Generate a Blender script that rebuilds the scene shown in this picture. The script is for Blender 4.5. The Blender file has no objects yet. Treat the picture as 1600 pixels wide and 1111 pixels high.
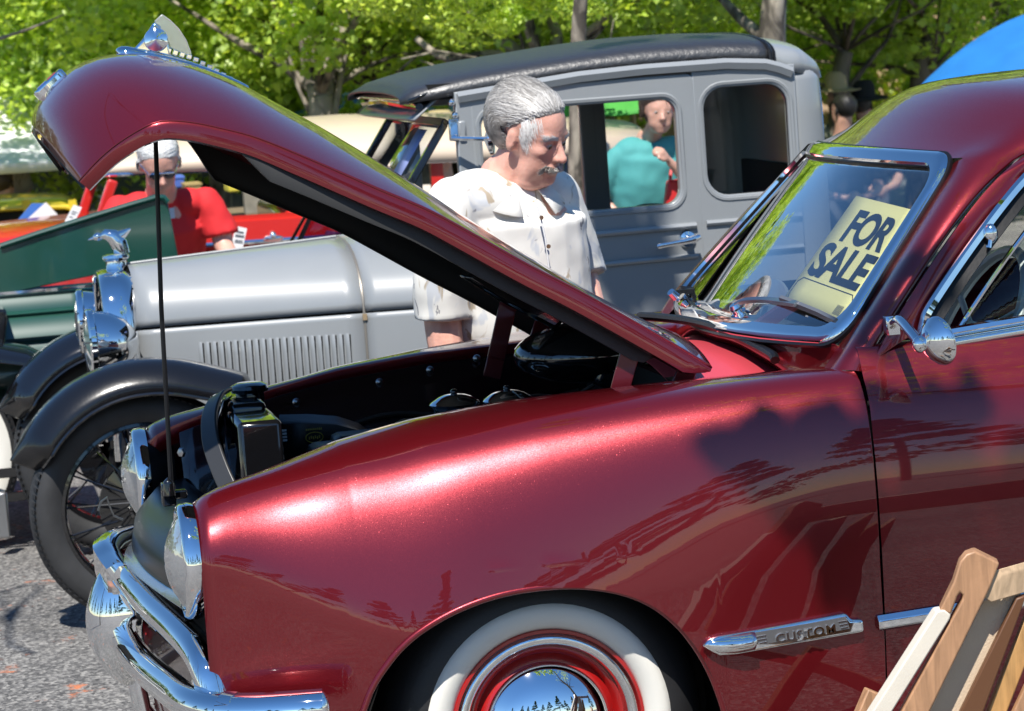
import bpy, bmesh, math, random
import numpy as np
from mathutils import Vector, Matrix, noise
R = math.radians
rnd = random.Random(7)
SC = bpy.context.scene
COL = SC.collection
# ------------------------------------------------------------ camera, world, sun, exposure
PW, PH = 1600, 1111
CF = 4713.03
CC = np.array([-1.169, -6.9022, 1.8098])
YAW, PIT, ROL = .1888, .1102, -.0701
fw = np.array([math.sin(YAW)*math.cos(PIT), math.cos(YAW)*math.cos(PIT), -math.sin(PIT)])
_r = np.array([math.cos(YAW), -math.sin(YAW), 0.0]); _u = np.cross(_r, fw)
cr = math.cos(ROL)*_r + math.sin(ROL)*_u
cu = -math.sin(ROL)*_r + math.cos(ROL)*_u
cd = bpy.data.cameras.new('camera'); cam = bpy.data.objects.new('camera', cd); COL.objects.link(cam)
cam.matrix_world = Matrix(((cr[0], cu[0], -fw[0], CC[0]), (cr[1], cu[1], -fw[1], CC[1]), (cr[2], cu[2], -fw[2], CC[2]), (0, 0, 0, 1)))
cd.sensor_width = 36; cd.lens = CF/PW*36; cd.clip_start = .1; cd.clip_end = 2000
cd.dof.use_dof = True; cd.dof.focus_distance = 6.6; cd.dof.aperture_fstop = 10.5
SC.camera = cam
SUN = Vector((.18, .50, -.85)).normalized()          # the way the light travels
w = bpy.data.worlds.new("World"); SC.world = w; w.use_nodes = True
nt = w.node_tree; bg = nt.nodes['Background']; sky = nt.nodes.new('ShaderNodeTexSky'); sky.sky_type = 'NISHITA'
sky.sun_disc = False; sky.sun_elevation = math.asin(-SUN.z); sky.sun_rotation = math.atan2(-SUN.x, -SUN.y)
sky.air_density = 1.0; sky.dust_density = 0.; sky.ozone_density = 3.0; sky.altitude = 600
hs = nt.nodes.new('ShaderNodeHueSaturation'); hs.inputs['Saturation'].default_value = 1.18; nt.links.new(sky.outputs[0], hs.inputs['Color']); nt.links.new(hs.outputs[0], bg.inputs[0]); bg.inputs[1].default_value = .10
sl = bpy.data.lights.new('sun', 'SUN'); sl.energy = 5.0; sl.angle = R(.53); sl.color = (1, .955, .89)
so = bpy.data.objects.new('sun', sl); COL.objects.link(so); so.rotation_euler = SUN.to_track_quat('-Z', 'Y').to_euler(); so.location = (-3, -8, 14)
vs = SC.view_settings; vs.view_transform = 'Standard'; vs.look = 'None'; vs.gamma = 1; vs.use_curve_mapping = False; vs.exposure = .55
SC.cycles.max_bounces = 8; SC.cycles.transparent_max_bounces = 16; SC.cycles.sample_clamp_indirect = 6; SC.cycles.caustics_reflective = False
SC.cycles.use_denoising = True

def ray(px, py): return fw + cr*(px-PW/2)/CF + cu*(PH/2-py)/CF
def U(px, py, y):                                    # pixel -> point on the plane at depth y
    d = ray(px, py); return Vector(CC + d*((y-CC[1])/d[1]))
def Ug(px, py, z=0.):
    d = ray(px, py); return Vector(CC + d*((z-CC[2])/d[2]))
# ------------------------------------------------------------ materials
MATS = {}
def mat(name, col, rough=.5, metal=0., coat=0., coatr=.03, spec=.5, bump=0., bscale=40., var=0., vscale=6., trans=0., emit=None, sheen=0., alpha=None, sss=0., det=4., coord='Object'):
    if name in MATS: return MATS[name]
    m = bpy.data.materials.new(name); m.use_nodes = True; n = m.node_tree.nodes; L = m.node_tree.links
    b = n['Principled BSDF']; b.inputs['Base Color'].default_value = (*col, 1); b.inputs['Roughness'].default_value = rough
    b.inputs['Metallic'].default_value = metal; b.inputs['Coat Weight'].default_value = coat; b.inputs['Coat Roughness'].default_value = coatr
    b.inputs['Specular IOR Level'].default_value = spec
    if sheen: b.inputs['Sheen Weight'].default_value = sheen
    if sss:
        b.inputs['Subsurface Weight'].default_value = sss; b.inputs['Subsurface Radius'].default_value = (.012, .004, .002); b.inputs['Subsurface Scale'].default_value = 1
    if bump or var:
        tc = n.new('ShaderNodeTexCoord')
    if var:
        t = n.new('ShaderNodeTexNoise'); t.inputs['Scale'].default_value = vscale; t.inputs['Detail'].default_value = det; L.new(tc.outputs[coord], t.inputs['Vector'])
        r = n.new('ShaderNodeValToRGB'); r.color_ramp.elements[0].position = .3; r.color_ramp.elements[1].position = .7
        r.color_ramp.elements[0].color = (*[max(0, c*(1-var)) for c in col], 1); r.color_ramp.elements[1].color = (*[min(1, c*(1+var)) for c in col], 1)
        L.new(t.outputs['Fac'], r.inputs[0]); L.new(r.outputs[0], b.inputs['Base Color'])
    if bump:
        t2 = n.new('ShaderNodeTexNoise'); t2.inputs['Scale'].default_value = bscale; t2.inputs['Detail'].default_value = 3; L.new(tc.outputs[coord], t2.inputs['Vector'])
        bp = n.new('ShaderNodeBump'); bp.inputs['Strength'].default_value = bump; bp.inputs['Distance'].default_value = .01
        L.new(t2.outputs['Fac'], bp.inputs['Height']); L.new(bp.outputs[0], b.inputs['Normal'])
    MATS[name] = m; return m
def flake_paint(name, col, metal=.85, rough=.36, flake=.25, scale=900.):
    m = mat(name, col, rough, metal, 1., .015); n = m.node_tree.nodes; L = m.node_tree.links; b = n['Principled BSDF']
    tc = n.new('ShaderNodeTexCoord'); v = n.new('ShaderNodeTexVoronoi'); v.inputs['Scale'].default_value = scale; L.new(tc.outputs['Object'], v.inputs['Vector'])
    g = n.new('ShaderNodeNewGeometry'); s = n.new('ShaderNodeVectorMath'); s.operation = 'SUBTRACT'; s.inputs[1].default_value = (.5, .5, .5); L.new(v.outputs['Color'], s.inputs[0])
    k = n.new('ShaderNodeVectorMath'); k.operation = 'SCALE'; v2 = n.new('ShaderNodeTexVoronoi'); v2.inputs['Scale'].default_value = 700; L.new(tc.outputs['Object'], v2.inputs['Vector']); sx = n.new('ShaderNodeSeparateColor'); L.new(v2.outputs['Color'], sx.inputs[0]); mr = n.new('ShaderNodeMapRange'); mr.inputs['From Min'].default_value = .97; mr.inputs['From Max'].default_value = .98; mr.inputs['To Min'].default_value = flake; mr.inputs['To Max'].default_value = .22; L.new(sx.outputs[0], mr.inputs[0]); L.new(mr.outputs[0], k.inputs['Scale']); L.new(s.outputs[0], k.inputs[0])
    a = n.new('ShaderNodeVectorMath'); a.operation = 'ADD'; L.new(g.outputs['Normal'], a.inputs[0]); L.new(k.outputs[0], a.inputs[1])
    no = n.new('ShaderNodeVectorMath'); no.operation = 'NORMALIZE'; b.inputs['Coat IOR'].default_value = 1.56; L.new(a.outputs[0], no.inputs[0]); L.new(no.outputs[0], b.inputs['Normal'])
    return m
def glass_mat(name, tint=(.8, .85, .85), k=1.0, rough=.004, ior=1.5):
    if name in MATS: return MATS[name]
    m = bpy.data.materials.new(name); m.use_nodes = True; n = m.node_tree.nodes; L = m.node_tree.links; n.remove(n['Principled BSDF'])
    t = n.new('ShaderNodeBsdfTransparent'); t.inputs[0].default_value = (*tint, 1); g = n.new('ShaderNodeBsdfGlossy'); g.inputs['Roughness'].default_value = rough
    fr = n.new('ShaderNodeFresnel'); fr.inputs[0].default_value = ior; mu = n.new('ShaderNodeMath'); mu.operation = 'MULTIPLY'; mu.inputs[1].default_value = k; mu.use_clamp = True
    gb = n.new('ShaderNodeNewGeometry'); iv = n.new('ShaderNodeMath'); iv.operation = 'SUBTRACT'; iv.inputs[0].default_value = 1; L.new(gb.outputs['Backfacing'], iv.inputs[1]); m2_ = n.new('ShaderNodeMath'); m2_.operation = 'MULTIPLY'; L.new(fr.outputs[0], m2_.inputs[0]); L.new(iv.outputs[0], m2_.inputs[1]); L.new(m2_.outputs[0], mu.inputs[0]); mx = n.new('ShaderNodeMixShader'); L.new(mu.outputs[0], mx.inputs[0]); L.new(t.outputs[0], mx.inputs[1]); L.new(g.outputs[0], mx.inputs[2])
    L.new(mx.outputs[0], n['Material Output'].inputs[0]); MATS[name] = m; return m
def leaf_mat(name, c1, c2, tr=.45):
    if name in MATS: return MATS[name]
    m = bpy.data.materials.new(name); m.use_nodes = True; n = m.node_tree.nodes; L = m.node_tree.links; b = n['Principled BSDF']
    gi = n.new('ShaderNodeNewGeometry'); r = n.new('ShaderNodeValToRGB'); r.color_ramp.elements[0].color = (*c1, 1); r.color_ramp.elements[1].color = (*c2, 1)
    L.new(gi.outputs['Random Per Island'], r.inputs[0]); L.new(r.outputs[0], b.inputs['Base Color']); b.inputs['Roughness'].default_value = .45
    t = n.new('ShaderNodeBsdfTranslucent'); mm = n.new('ShaderNodeMixRGB'); mm.blend_type = 'MULTIPLY'; mm.inputs[0].default_value = 1; mm.inputs[2].default_value = (1.4*tr*2, 1.25*tr*2, .6*tr*2, 1)
    L.new(r.outputs[0], mm.inputs[1]); L.new(mm.outputs[0], t.inputs[0]); mx = n.new('ShaderNodeAddShader')
    L.new(b.outputs[0], mx.inputs[0]); L.new(t.outputs[0], mx.inputs[1]); L.new(mx.outputs[0], n['Material Output'].inputs[0]); MATS[name] = m; return m
MAROON = flake_paint('maroon_metallic', (.172, .005, .010), .62, .30, .05)
CHROME = mat('chrome', (.86, .87, .88), .03, 1.)
STEEL = mat('dull_metal', (.45, .45, .46), .32, 1., bump=.05)
BLACKG = mat('gloss_black', (.006, .006, .007), .12, 0, 1., .02)
BLACKS = mat('satin_black', (.007, .007, .008), .36, spec=.3, bump=.03, bscale=120)
BLACKM = mat('flat_black', (.01, .01, .01), .75, spec=.25)
def hair_mat(name, c1, c2):
    m = mat(name, c1, .42); n = m.node_tree.nodes; L = m.node_tree.links; gi = n.new('ShaderNodeNewGeometry'); r = n.new('ShaderNodeValToRGB'); r.color_ramp.elements[0].color = (*c1, 1); r.color_ramp.elements[1].color = (*c2, 1)
    L.new(gi.outputs['Random Per Island'], r.inputs[0]); L.new(r.outputs[0], n['Principled BSDF'].inputs['Base Color']); return m
RUBBER = mat('rubber', (.012, .012, .013), .55, bump=.08, bscale=90, var=.25)
TYREG = mat('tyre_rubber', (.028, .0285, .030), .6, bump=.06, bscale=60, var=.3, vscale=9)
WWALL = mat('whitewall_rubber', (.70, .68, .62), .5, var=.05, vscale=5)
REDW = mat('red_enamel', (.36, .008, .008), .25, 0, 1., .03)
GREY = mat('grey_primer', (.25, .265, .275), .36, 0, .5, .10, bump=.012, bscale=14, var=.05, vscale=3)
GREEN = mat('green_enamel', (.006, .052, .036), .3, 0, .8, .06, var=.06)
REDC = mat('red_car_paint', (.52, .02, .015), .3, 0, .8, .05)
CREAM = mat('cream_paint', (.62, .50, .38), .4, 0, .4, .1)
GLASS = glass_mat('window_glass', (.80, .86, .86), 1.0)
WSGLASS = glass_mat('windshield_glass', (.90, .94, .96), 3.4)
LENS = mat('headlamp_lens', (.55, .56, .56), .08, .75, 1., .02)
# ------------------------------------------------------------ mesh helpers
def V(*a): return Vector(a)
def frame(ax):
    z = Vector(ax).normalized(); x = z.orthogonal().normalized() if abs(z.z) > .9 else Vector((0, 0, 1)).cross(z).normalized()
    return x, z.cross(x), z
def cat(pts, n=8, closed=False):                     # Catmull-Rom through the points (any dimension)
    p = [np.array(q, float) for q in pts]; m = len(p); out = []
    seg = m if closed else m-1
    for i in range(seg):
        if closed: a, b, c, d = p[(i-1) % m], p[i], p[(i+1) % m], p[(i+2) % m]
        else: a, b, c, d = p[max(i-1, 0)], p[i], p[i+1], p[min(i+2, m-1)]
        for k in range(n):
            t = k/n; out.append(.5*((2*b)+(-a+c)*t+(2*a-5*b+4*c-d)*t*t+(-a+3*b-3*c+d)*t**3))
    if not closed: out.append(p[-1])
    return out
def resample(pts, n):
    p = np.array([list(q) for q in pts], float); d = np.r_[0, np.cumsum(np.linalg.norm(np.diff(p, axis=0), axis=1))]
    s = np.linspace(0, d[-1], n); return np.stack([np.interp(s, d, p[:, k]) for k in range(p.shape[1])], 1)
class M:
    def __init__(s): s.v = []; s.f = []
    def add(s, v, f):
        o = len(s.v); s.v += [Vector(q) for q in v]; s.f += [tuple(i+o for i in q) for q in f]; return s
    def loft(s, rows, cu=False, cv=False, cap=False, flip=False):
        n = len(rows); m = len(rows[0]); f = []
        assert all(len(r) == m for r in rows), 'loft rows differ'
        for i in range(n if cu else n-1):
            for j in range(m if cv else m-1):
                a, b, c, d = i*m+j, i*m+(j+1) % m, ((i+1) % n)*m+(j+1) % m, ((i+1) % n)*m+j
                f.append((a, b, c, d) if not flip else (d, c, b, a))
        if cap and cv: f.append(tuple(range(m))[::-1]); f.append(tuple((n-1)*m+j for j in range(m)))
        return s.add([q for r in rows for q in r], f)
    def tube(s, path, r=.01, n=10, closed=False, cap=True, flat=1., up=None):
        p = [Vector(q) for q in path]; m = len(p); rows = []; last = None
        for i, q in enumerate(p):
            t = (p[(i+1) % m]-p[i-1]) if closed else (p[min(i+1, m-1)]-p[max(i-1, 0)])
            t = t.normalized() if t.length > 1e-9 else Vector((0, 0, 1))
            if up is not None: x = Vector(up).cross(t).normalized(); y = t.cross(x)
            elif last is None: x, y, _ = frame(t)
            else:
                x = (last-t*last.dot(t)); x = x.normalized() if x.length > 1e-6 else frame(t)[0]; y = t.cross(x)
            last = x; rr = r[i] if hasattr(r, '__len__') else r
            rows.append([q+x*math.cos(a)*rr+y*math.sin(a)*rr*flat for a in [2*math.pi*k/n for k in range(n)]])
        return s.loft(rows, cu=closed, cv=True, cap=cap and not closed)
    def ribbon(s, path, sec, up, closed=False):      # sweep a 2-D closed section (side, up) along a path; up may be a list
        p = [Vector(q) for q in path]; m = len(p); rows = []
        for i, q in enumerate(p):
            t = ((p[(i+1) % m]-p[i-1]) if closed else (p[min(i+1, m-1)]-p[max(i-1, 0)])).normalized()
            uu = Vector(up[i] if isinstance(up, list) else up); x = t.cross(uu).normalized(); y = x.cross(t)
            rows.append([q+x*a+y*b for a, b in sec])
        return s.loft(rows, cu=closed, cv=True, cap=not closed)
    def lathe(s, prof, o, ax, n=40, close=False, a0=0., a1=2*math.pi):
        x, y, z = frame(ax); o = Vector(o); full = abs(a1-a0-2*math.pi) < 1e-6; k = n if full else n+1
        rows = [[o+z*h+(x*math.cos(a0+(a1-a0)*i/n)+y*math.sin(a0+(a1-a0)*i/n))*max(r, 1e-5) for i in range(k)] for r, h in prof]
        return s.loft(rows, cv=full, cu=close)
    def box(s, c, d, rot=None):
        c = Vector(c); q = [Vector((a*d[0]/2, b*d[1]/2, e*d[2]/2)) for a in(-1, 1) for b in(-1, 1) for e in(-1, 1)]
        if rot is not None: q = [rot @ k for k in q]
        return s.add([c+k for k in q], [(0, 1, 3, 2), (4, 6, 7, 5), (0, 4, 5, 1), (2, 3, 7, 6), (0, 2, 6, 4), (1, 5, 7, 3)])
    def prism(s, poly, ext):
        p = [Vector(q) for q in poly]; e = Vector(ext); n = len(p)
        return s.add(p+[q+e for q in p], [tuple(range(n))[::-1], tuple(range(n, 2*n))]+[(i, (i+1) % n, n+(i+1) % n, n+i) for i in range(n)])
    def bar(s, a, b, w_, h_, up=(0, 0, 1)):
        a, b = Vector(a), Vector(b); t = (b-a).normalized(); x = t.cross(Vector(up)).normalized(); y = x.cross(t)
        q = [p+x*i*w_/2+y*j*h_/2 for p in(a, b) for i, j in((-1, -1), (1, -1), (1, 1), (-1, 1))]
        return s.add(q, [(3, 2, 1, 0), (4, 5, 6, 7), (0, 1, 5, 4), (1, 2, 6, 5), (2, 3, 7, 6), (3, 0, 4, 7)])
    def ell(s, c, r, nu=20, nv=12, rot=None):
        c = Vector(c); rows = []
        for i in range(nv+1):
            th = math.pi*i/nv; row = []
            for j in range(nu):
                q = Vector((r[0]*math.sin(th)*math.cos(2*math.pi*j/nu), r[1]*math.sin(th)*math.sin(2*math.pi*j/nu), r[2]*math.cos(th)))
                row.append(c+(rot @ q if rot is not None else q))
            rows.append(row)
        return s.loft(rows, cv=True)
ORG = {}
def thing(name, label, cat_, loc, group=None):
    o = bpy.data.objects.new(name, None); COL.objects.link(o); o.location = Vector(loc); o.empty_display_size = .2
    ORG[o.name] = Vector(loc); tag(o, label, cat_, group); return o
def tag(o, label=None, cat_=None, group=None, kind=None):
    if label: o['label'] = label
    if cat_: o['category'] = cat_
    if group: o['group'] = group
    if kind: o['kind'] = kind
    return o
def ob(name, m, material, parent=None, sm=40, bev=0., solid=0., sub=0, off=0., rem=0., smo=0, bseg=2, weld=False):
    org = ORG[parent.name] if parent is not None else Vector((0, 0, 0))
    me = bpy.data.meshes.new(name); me.from_pydata([tuple(q-org) for q in m.v], [], m.f); me.update()
    bm = bmesh.new(); bm.from_mesh(me)
    if weld: bmesh.ops.remove_doubles(bm, verts=bm.verts, dist=1e-4)
    bmesh.ops.recalc_face_normals(bm, faces=bm.faces); bm.to_mesh(me); bm.free()
    if sm is not None:
        me.polygons.foreach_set('use_smooth', [True]*len(me.polygons))
        if sm < 180: me.set_sharp_from_angle(angle=R(sm))
    me.materials.append(material)
    o = bpy.data.objects.new(name, me); COL.objects.link(o)
    if parent is not None: o.parent = parent
    ORG[o.name] = org
    if rem:
        r_ = o.modifiers.new('r', 'REMESH'); r_.mode = 'VOXEL'; r_.voxel_size = rem; r_.use_smooth_shade = True
    if smo:
        s_ = o.modifiers.new('s', 'SMOOTH'); s_.factor = .5; s_.iterations = smo
    if sub:
        s_ = o.modifiers.new('u', 'SUBSURF'); s_.levels = sub; s_.render_levels = sub
    if solid:
        s_ = o.modifiers.new('t', 'SOLIDIFY'); s_.thickness = solid; s_.offset = off
    if bev:
        b_ = o.modifiers.new('b', 'BEVEL'); b_.width = bev; b_.segments = bseg; b_.limit_method = 'ANGLE'; b_.angle_limit = R(35); b_.harden_normals = False
    return o
def copy_tree(o, parent=None, delta=None, mw=None):
    c = o.copy(); COL.objects.link(c)
    for k in ('label', 'category', 'group'):
        if parent is None and k in o: c[k] = o[k]
    if parent is not None: c.parent = parent
    ORG[c.name] = ORG.get(o.name, Vector((0, 0, 0)))
    for ch in list(o.children): copy_tree(ch, c)
    return c
def text_mesh(body, size=1., bold=0., font_x=1., shear=0., depth=0., align='CENTER', space=1.):
    cu_ = bpy.data.curves.new('t', 'FONT'); cu_.body = body; cu_.size = size; cu_.offset = bold; cu_.shear = shear; cu_.extrude = depth; cu_.align_x = align; cu_.space_character = space; cu_.resolution_u = 6
    o = bpy.data.objects.new('t', cu_); me = bpy.data.meshes.new_from_object(o)
    v = [Vector((q.co.x*font_x, q.co.y, q.co.z)) for q in me.vertices]; f = [tuple(p.vertices) for p in me.polygons]
    bpy.data.objects.remove(o); bpy.data.curves.remove(cu_); bpy.data.meshes.remove(me)
    return v, f
def place(vf, o, x, y, z=None):
    x, y = Vector(x), Vector(y); z = Vector(z) if z is not None else x.cross(y).normalized(); o = Vector(o)
    return [o+x*q.x+y*q.y+z*q.z for q in vf[0]], vf[1]
# ============================================================ SETTING: ground
def asphalt():
    m = bpy.data.materials.new('asphalt'); m.use_nodes = True; n = m.node_tree.nodes; L = m.node_tree.links; b = n['Principled BSDF']; b.inputs['Roughness'].default_value = .8
    tc = n.new('ShaderNodeTexCoord')
    def vor(s):
        v = n.new('ShaderNodeTexVoronoi'); v.inputs['Scale'].default_value = s; L.new(tc.outputs['Object'], v.inputs['Vector']); return v
    v = vor(95); v2 = vor(38); ns = n.new('ShaderNodeTexNoise'); ns.inputs['Scale'].default_value = 1.6; ns.inputs['Detail'].default_value = 6; L.new(tc.outputs['Object'], ns.inputs['Vector'])
    bw = n.new('ShaderNodeRGBToBW'); L.new(v.outputs['Color'], bw.inputs[0])
    r = n.new('ShaderNodeValToRGB'); e = r.color_ramp.elements; e[0].position = .15; e[0].color = (.055, .054, .053, 1); e[1].position = .9; e[1].color = (.33, .32, .30, 1); q = e.new(.55); q.color = (.15, .147, .142, 1); L.new(bw.outputs[0], r.inputs[0])
    mx = n.new('ShaderNodeMixRGB'); mx.blend_type = 'MULTIPLY'; mx.inputs[0].default_value = .55; L.new(r.outputs[0], mx.inputs[1])
    r2 = n.new('ShaderNodeValToRGB'); r2.color_ramp.elements[0].position = .35; r2.color_ramp.elements[0].color = (.55, .55, .56, 1); r2.color_ramp.elements[1].position = .65; r2.color_ramp.elements[1].color = (1.1, 1.08, 1.05, 1); L.new(ns.outputs['Fac'], r2.inputs[0]); L.new(r2.outputs[0], mx.inputs[2])
    # flecks of worn orange paint
    n3 = n.new('ShaderNodeTexNoise'); n3.inputs['Scale'].default_value = 5.; n3.inputs['Detail'].default_value = 8; n3.inputs['Roughness'].default_value = .75; L.new(tc.outputs['Object'], n3.inputs['Vector'])
    r3 = n.new('ShaderNodeValToRGB'); r3.color_ramp.elements[0].position = .60; r3.color_ramp.elements[1].position = .66; L.new(n3.outputs['Fac'], r3.inputs[0])
    m3 = n.new('ShaderNodeMixRGB'); m3.inputs[2].default_value = (.52, .17, .07, 1); L.new(r3.outputs[0], m3.inputs[0]); L.new(mx.outputs[0], m3.inputs[1]); L.new(m3.outputs[0], b.inputs['Base Color'])
    bp = n.new('ShaderNodeBump'); bp.inputs['Strength'].default_value = .6; bp.inputs['Distance'].default_value = .006; L.new(v.outputs['Distance'], bp.inputs['Height']); L.new(bp.outputs[0], b.inputs['Normal'])
    return m
m = M(); g = 400.; m.add([(-g, -g, 0), (g, -g, 0), (g, g, 0), (-g, g, 0)], [(0, 1, 2, 3)])
tag(ob('ground', m, asphalt(), sm=None), kind='structure')
# ============================================================ MAROON SEDAN
FORD = thing('maroon_sedan', 'maroon 1950s sedan with its hood propped open and chrome bumper, nearest the camera', 'car', (0.6, 0, 0))
lerp = lambda a, b, t: a+(b-a)*t
def sst(a, b, x): t = min(1, max(0, (x-a)/(b-a))); return t*t*(3-2*t)
EDGE = [(-.70, .825), (-.675, .838), (-.655, .853), (-.626, .868), (-.584, .883), (-.528, .898), (-.357, .945), (-.189, .973), (.04, .993), (.32, 1.0), (.48, 1.003), (.69, 1.008), (.9, 1.012)]
def zedge(x): return float(np.interp(x, [e[0] for e in EDGE], [e[1] for e in EDGE]))
ARCH = [U(*p, -.89) for p in [(562, 1130), (570, 1105), (582, 1075), (600, 1046), (628, 1012), (665, 982), (715, 954), (775, 932), (840, 920), (905, 917), (965, 925), (1015, 944), (1055, 974), (1085, 1010), (1108, 1050), (1124, 1090), (1134, 1125), (1140, 1160)]]
ARCHS = [Vector(q) for q in cat(ARCH, 6)]
def zbot(x):
    if x < ARCHS[0].x: return max(.40, .455-.12*(x+.70)) if x < -.45 else .40
    if x > ARCHS[-1].x: return .24
    return float(np.interp(x, [q.x for q in ARCHS], [q.z for q in ARCHS]))
REARSEC = resample(cat([(.55, 1.008), (.66, 1.020), (.76, 1.026), (.805, 1.022), (.835, 1.006), (.858, .98), (.880, .935), (.897, .86), (.906, .76), (.907, .66), (.905, .62)], 6), 60)
PROF = resample(cat([(0, 1), (.14, .995), (.30, .975), (.45, .935), (.56, .88), (.66, .79), (.76, .655), (.86, .46), (.94, .24), (.985, .09), (1, 0)], 8), 60)
def section(x):                                     # (y, z) of the left flank, y positive outwards
    ye = .55; ze = zedge(x); ym = lerp(.80, .906, sst(-.80, -.10, x)); zm = .57; pts = []
    f = max(0, 1-(x+.678)/.42)**1.5; fr = sst(-.45, .735, x)
    for k in range(60):
        y = ye+(ym-ye)*PROF[k][0]; z = zm+(ze-zm)*PROF[k][1]
        a = math.radians(124-124*k/59); y2 = .66+.120*math.cos(a); z2 = .735+.120*math.sin(a)+(ze-.836)   # closes round the headlamp at the nose
        y, z = lerp(y, y2, f), lerp(z, z2, f); pts.append((lerp(y, REARSEC[k][0], fr), lerp(z, REARSEC[k][1], fr)))
    zc = .70; up = [p for p in pts if p[1] > zc]; i = len(up); yc = float(np.interp(-zc, [-p[1] for p in pts[max(0, i-3):]], [p[0] for p in pts[max(0, i-3):]]))
    U_ = resample(up+[(yc, zc)], 22); zb = min(zbot(x), zc-.02); low = []; yl = pts[-1][0]
    zs = np.linspace(zc, zb, 13)[1:]
    tail = [p for p in pts if p[1] <= zc]+[(yl, .45), (yl-.012, .34), (yl-.03, .22)]
    for z in zs: low.append((float(np.interp(-z, [-p[1] for p in tail], [p[0] for p in tail])), float(z)))
    return [tuple(p) for p in U_]+low
XS = sorted(set([round(-.678+.0282*i, 4) for i in range(51)]+[round(q.x, 4) for q in ARCHS if -.7 < q.x < .73]+[.7305]))
def fender(s):
    rows = []
    for x in XS:
        sec = section(x); y0, z0 = sec[0]; r = [V(x, s*(y0-.010), z0-.05), V(x, s*(y0-.007), z0-.004)]+[V(x, s*y, z) for y, z in sec]
        y, z = sec[-1]; r.append(V(x, s*(y-.03), z+.002)); rows.append(r)
    m = M(); m.loft(rows, flip=s > 0); m.loft([rows[-1], [q+V(.004, -s*.05, 0) for q in rows[-1]]])
    o = ob('front_fender', m, MAROON, FORD, sm=50, solid=.003, off=-1)
    lip = M(); lip.tube([V(q.x, s*.893, q.z+.002) for q in ARCHS if q.z > .28], .0075, 8); ob('arch_lip', lip, MAROON, o, sm=60)
    # nose plate joining the flank to the valance under the lamp
    return o
FL = fender(-1); FR = fender(1)
def inner_panel(s):
    m = M(); rows = []
    for x in np.linspace(-.60, .46, 30):
        z = zedge(x)-.02; rows.append([V(x, s*.522, z), V(x, s*.518, z-.055), V(x, s*.50, z-.075), V(x, s*(.475), .72), V(x, s*.45, .45)])
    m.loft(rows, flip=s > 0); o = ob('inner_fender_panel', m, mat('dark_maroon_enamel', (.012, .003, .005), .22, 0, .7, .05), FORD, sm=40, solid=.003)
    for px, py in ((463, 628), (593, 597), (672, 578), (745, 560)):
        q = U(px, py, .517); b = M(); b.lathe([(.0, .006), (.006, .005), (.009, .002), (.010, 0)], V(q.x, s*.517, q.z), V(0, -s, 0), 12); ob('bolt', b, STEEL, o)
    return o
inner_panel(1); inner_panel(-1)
# wheel wells
m = M()
for s in(-1, 1): m = M(); m.lathe([(.40, .02), (.40, .30), (.05, .30)], V(0.02, s*.875, .30), V(0, -s, 0), 40); ob('wheel_well', m, BLACKM, FORD)
# --- engine bay
m = M(); m.add([(-.62, -.52, .5), (.5, -.52, .5), (.5, .52, .5), (-.62, .52, .5)], [(0, 1, 2, 3)]); m.box((.44, 0, .76), (.02, 1.06, .46)); ob('engine_bay', m, BLACKM, FORD)
m = M(); m.box((-.02, .02, .72), (.62, .34, .26)); m.box((-.02, .16, .83), (.5, .12, .07)); m.box((-.02, -.12, .83), (.5, .12, .07)); ob('engine_block', m, BLACKS, FORD, bev=.02)
for px, py, y in((710, 626, .04), (793, 620, .06)):
    q = U(px, py, y); m = M(); m.lathe([(.0, .017), (.012, .0165), (.025, .0145), (.038, .010), (.048, .004), (.056, -.001), (.060, -.006), (.058, -.011), (.052, -.013), (.05, -.02), (.05, -.11)], q, (0, 0, 1), 40)
    a = ob('air_cleaner', m, CHROME, FORD, sm=30); k = M(); k.ell(q+V(0, 0, .021), (.009, .009, .007), 12, 8); ob('wing_nut', k, BLACKG, a)
# radiator, cap, rubber seal arch, hood latch panel
q = U(388, 640, .2); m = M(); m.box((-.475, .10, .78), (.10, .62, .36)); m.box((-.475, .17, .95), (.085, .30, .05)); rad = ob('radiator', m, BLACKG, FORD, bev=.012)
m = M(); m.lathe([(0, .022), (.03, .022), (.043, .016), (.046, .008), (.043, 0), (.034, -.002), (.033, -.05)], U(390, 612, .2), (0, 0, 1), 32); ob('radiator_cap', m, BLACKG, rad)
q0 = [(342, 617), (330, 650), (326, 690), (340, 735), (352, 760)]
arch = [U(p[0], p[1], y) for p, y in zip([(352, 614), (338, 622), (328, 650), (330, 690), (345, 735), (362, 772)], (.12, .06, -.02, -.10, -.16, -.2))]
m = M(); m.ribbon(cat(arch, 6), [(-.022, -.004), (.022, -.004), (.022, .006), (-.022, .006)], V(-.6, -.5, .6)); ob('hood_seal', m, mat('grey_rubber', (.03, .031, .033), .4), FORD, sm=60, bev=.003)
m = M(); m.loft([[U(p[0]+10, p[1]+4, y+.01) for p, y in zip([(352, 614), (338, 622), (328, 650), (330, 690), (345, 735), (362, 772)], (.12, .06, -.02, -.10, -.16, -.2))], [V(-.53, yy, zz) for yy, zz in((.35, .96), (.2, .93), (.1, .86), (0, .8), (-.08, .74), (-.16, .70))]]); ob('air_duct', m, BLACKG, FORD, solid=.004)
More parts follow.
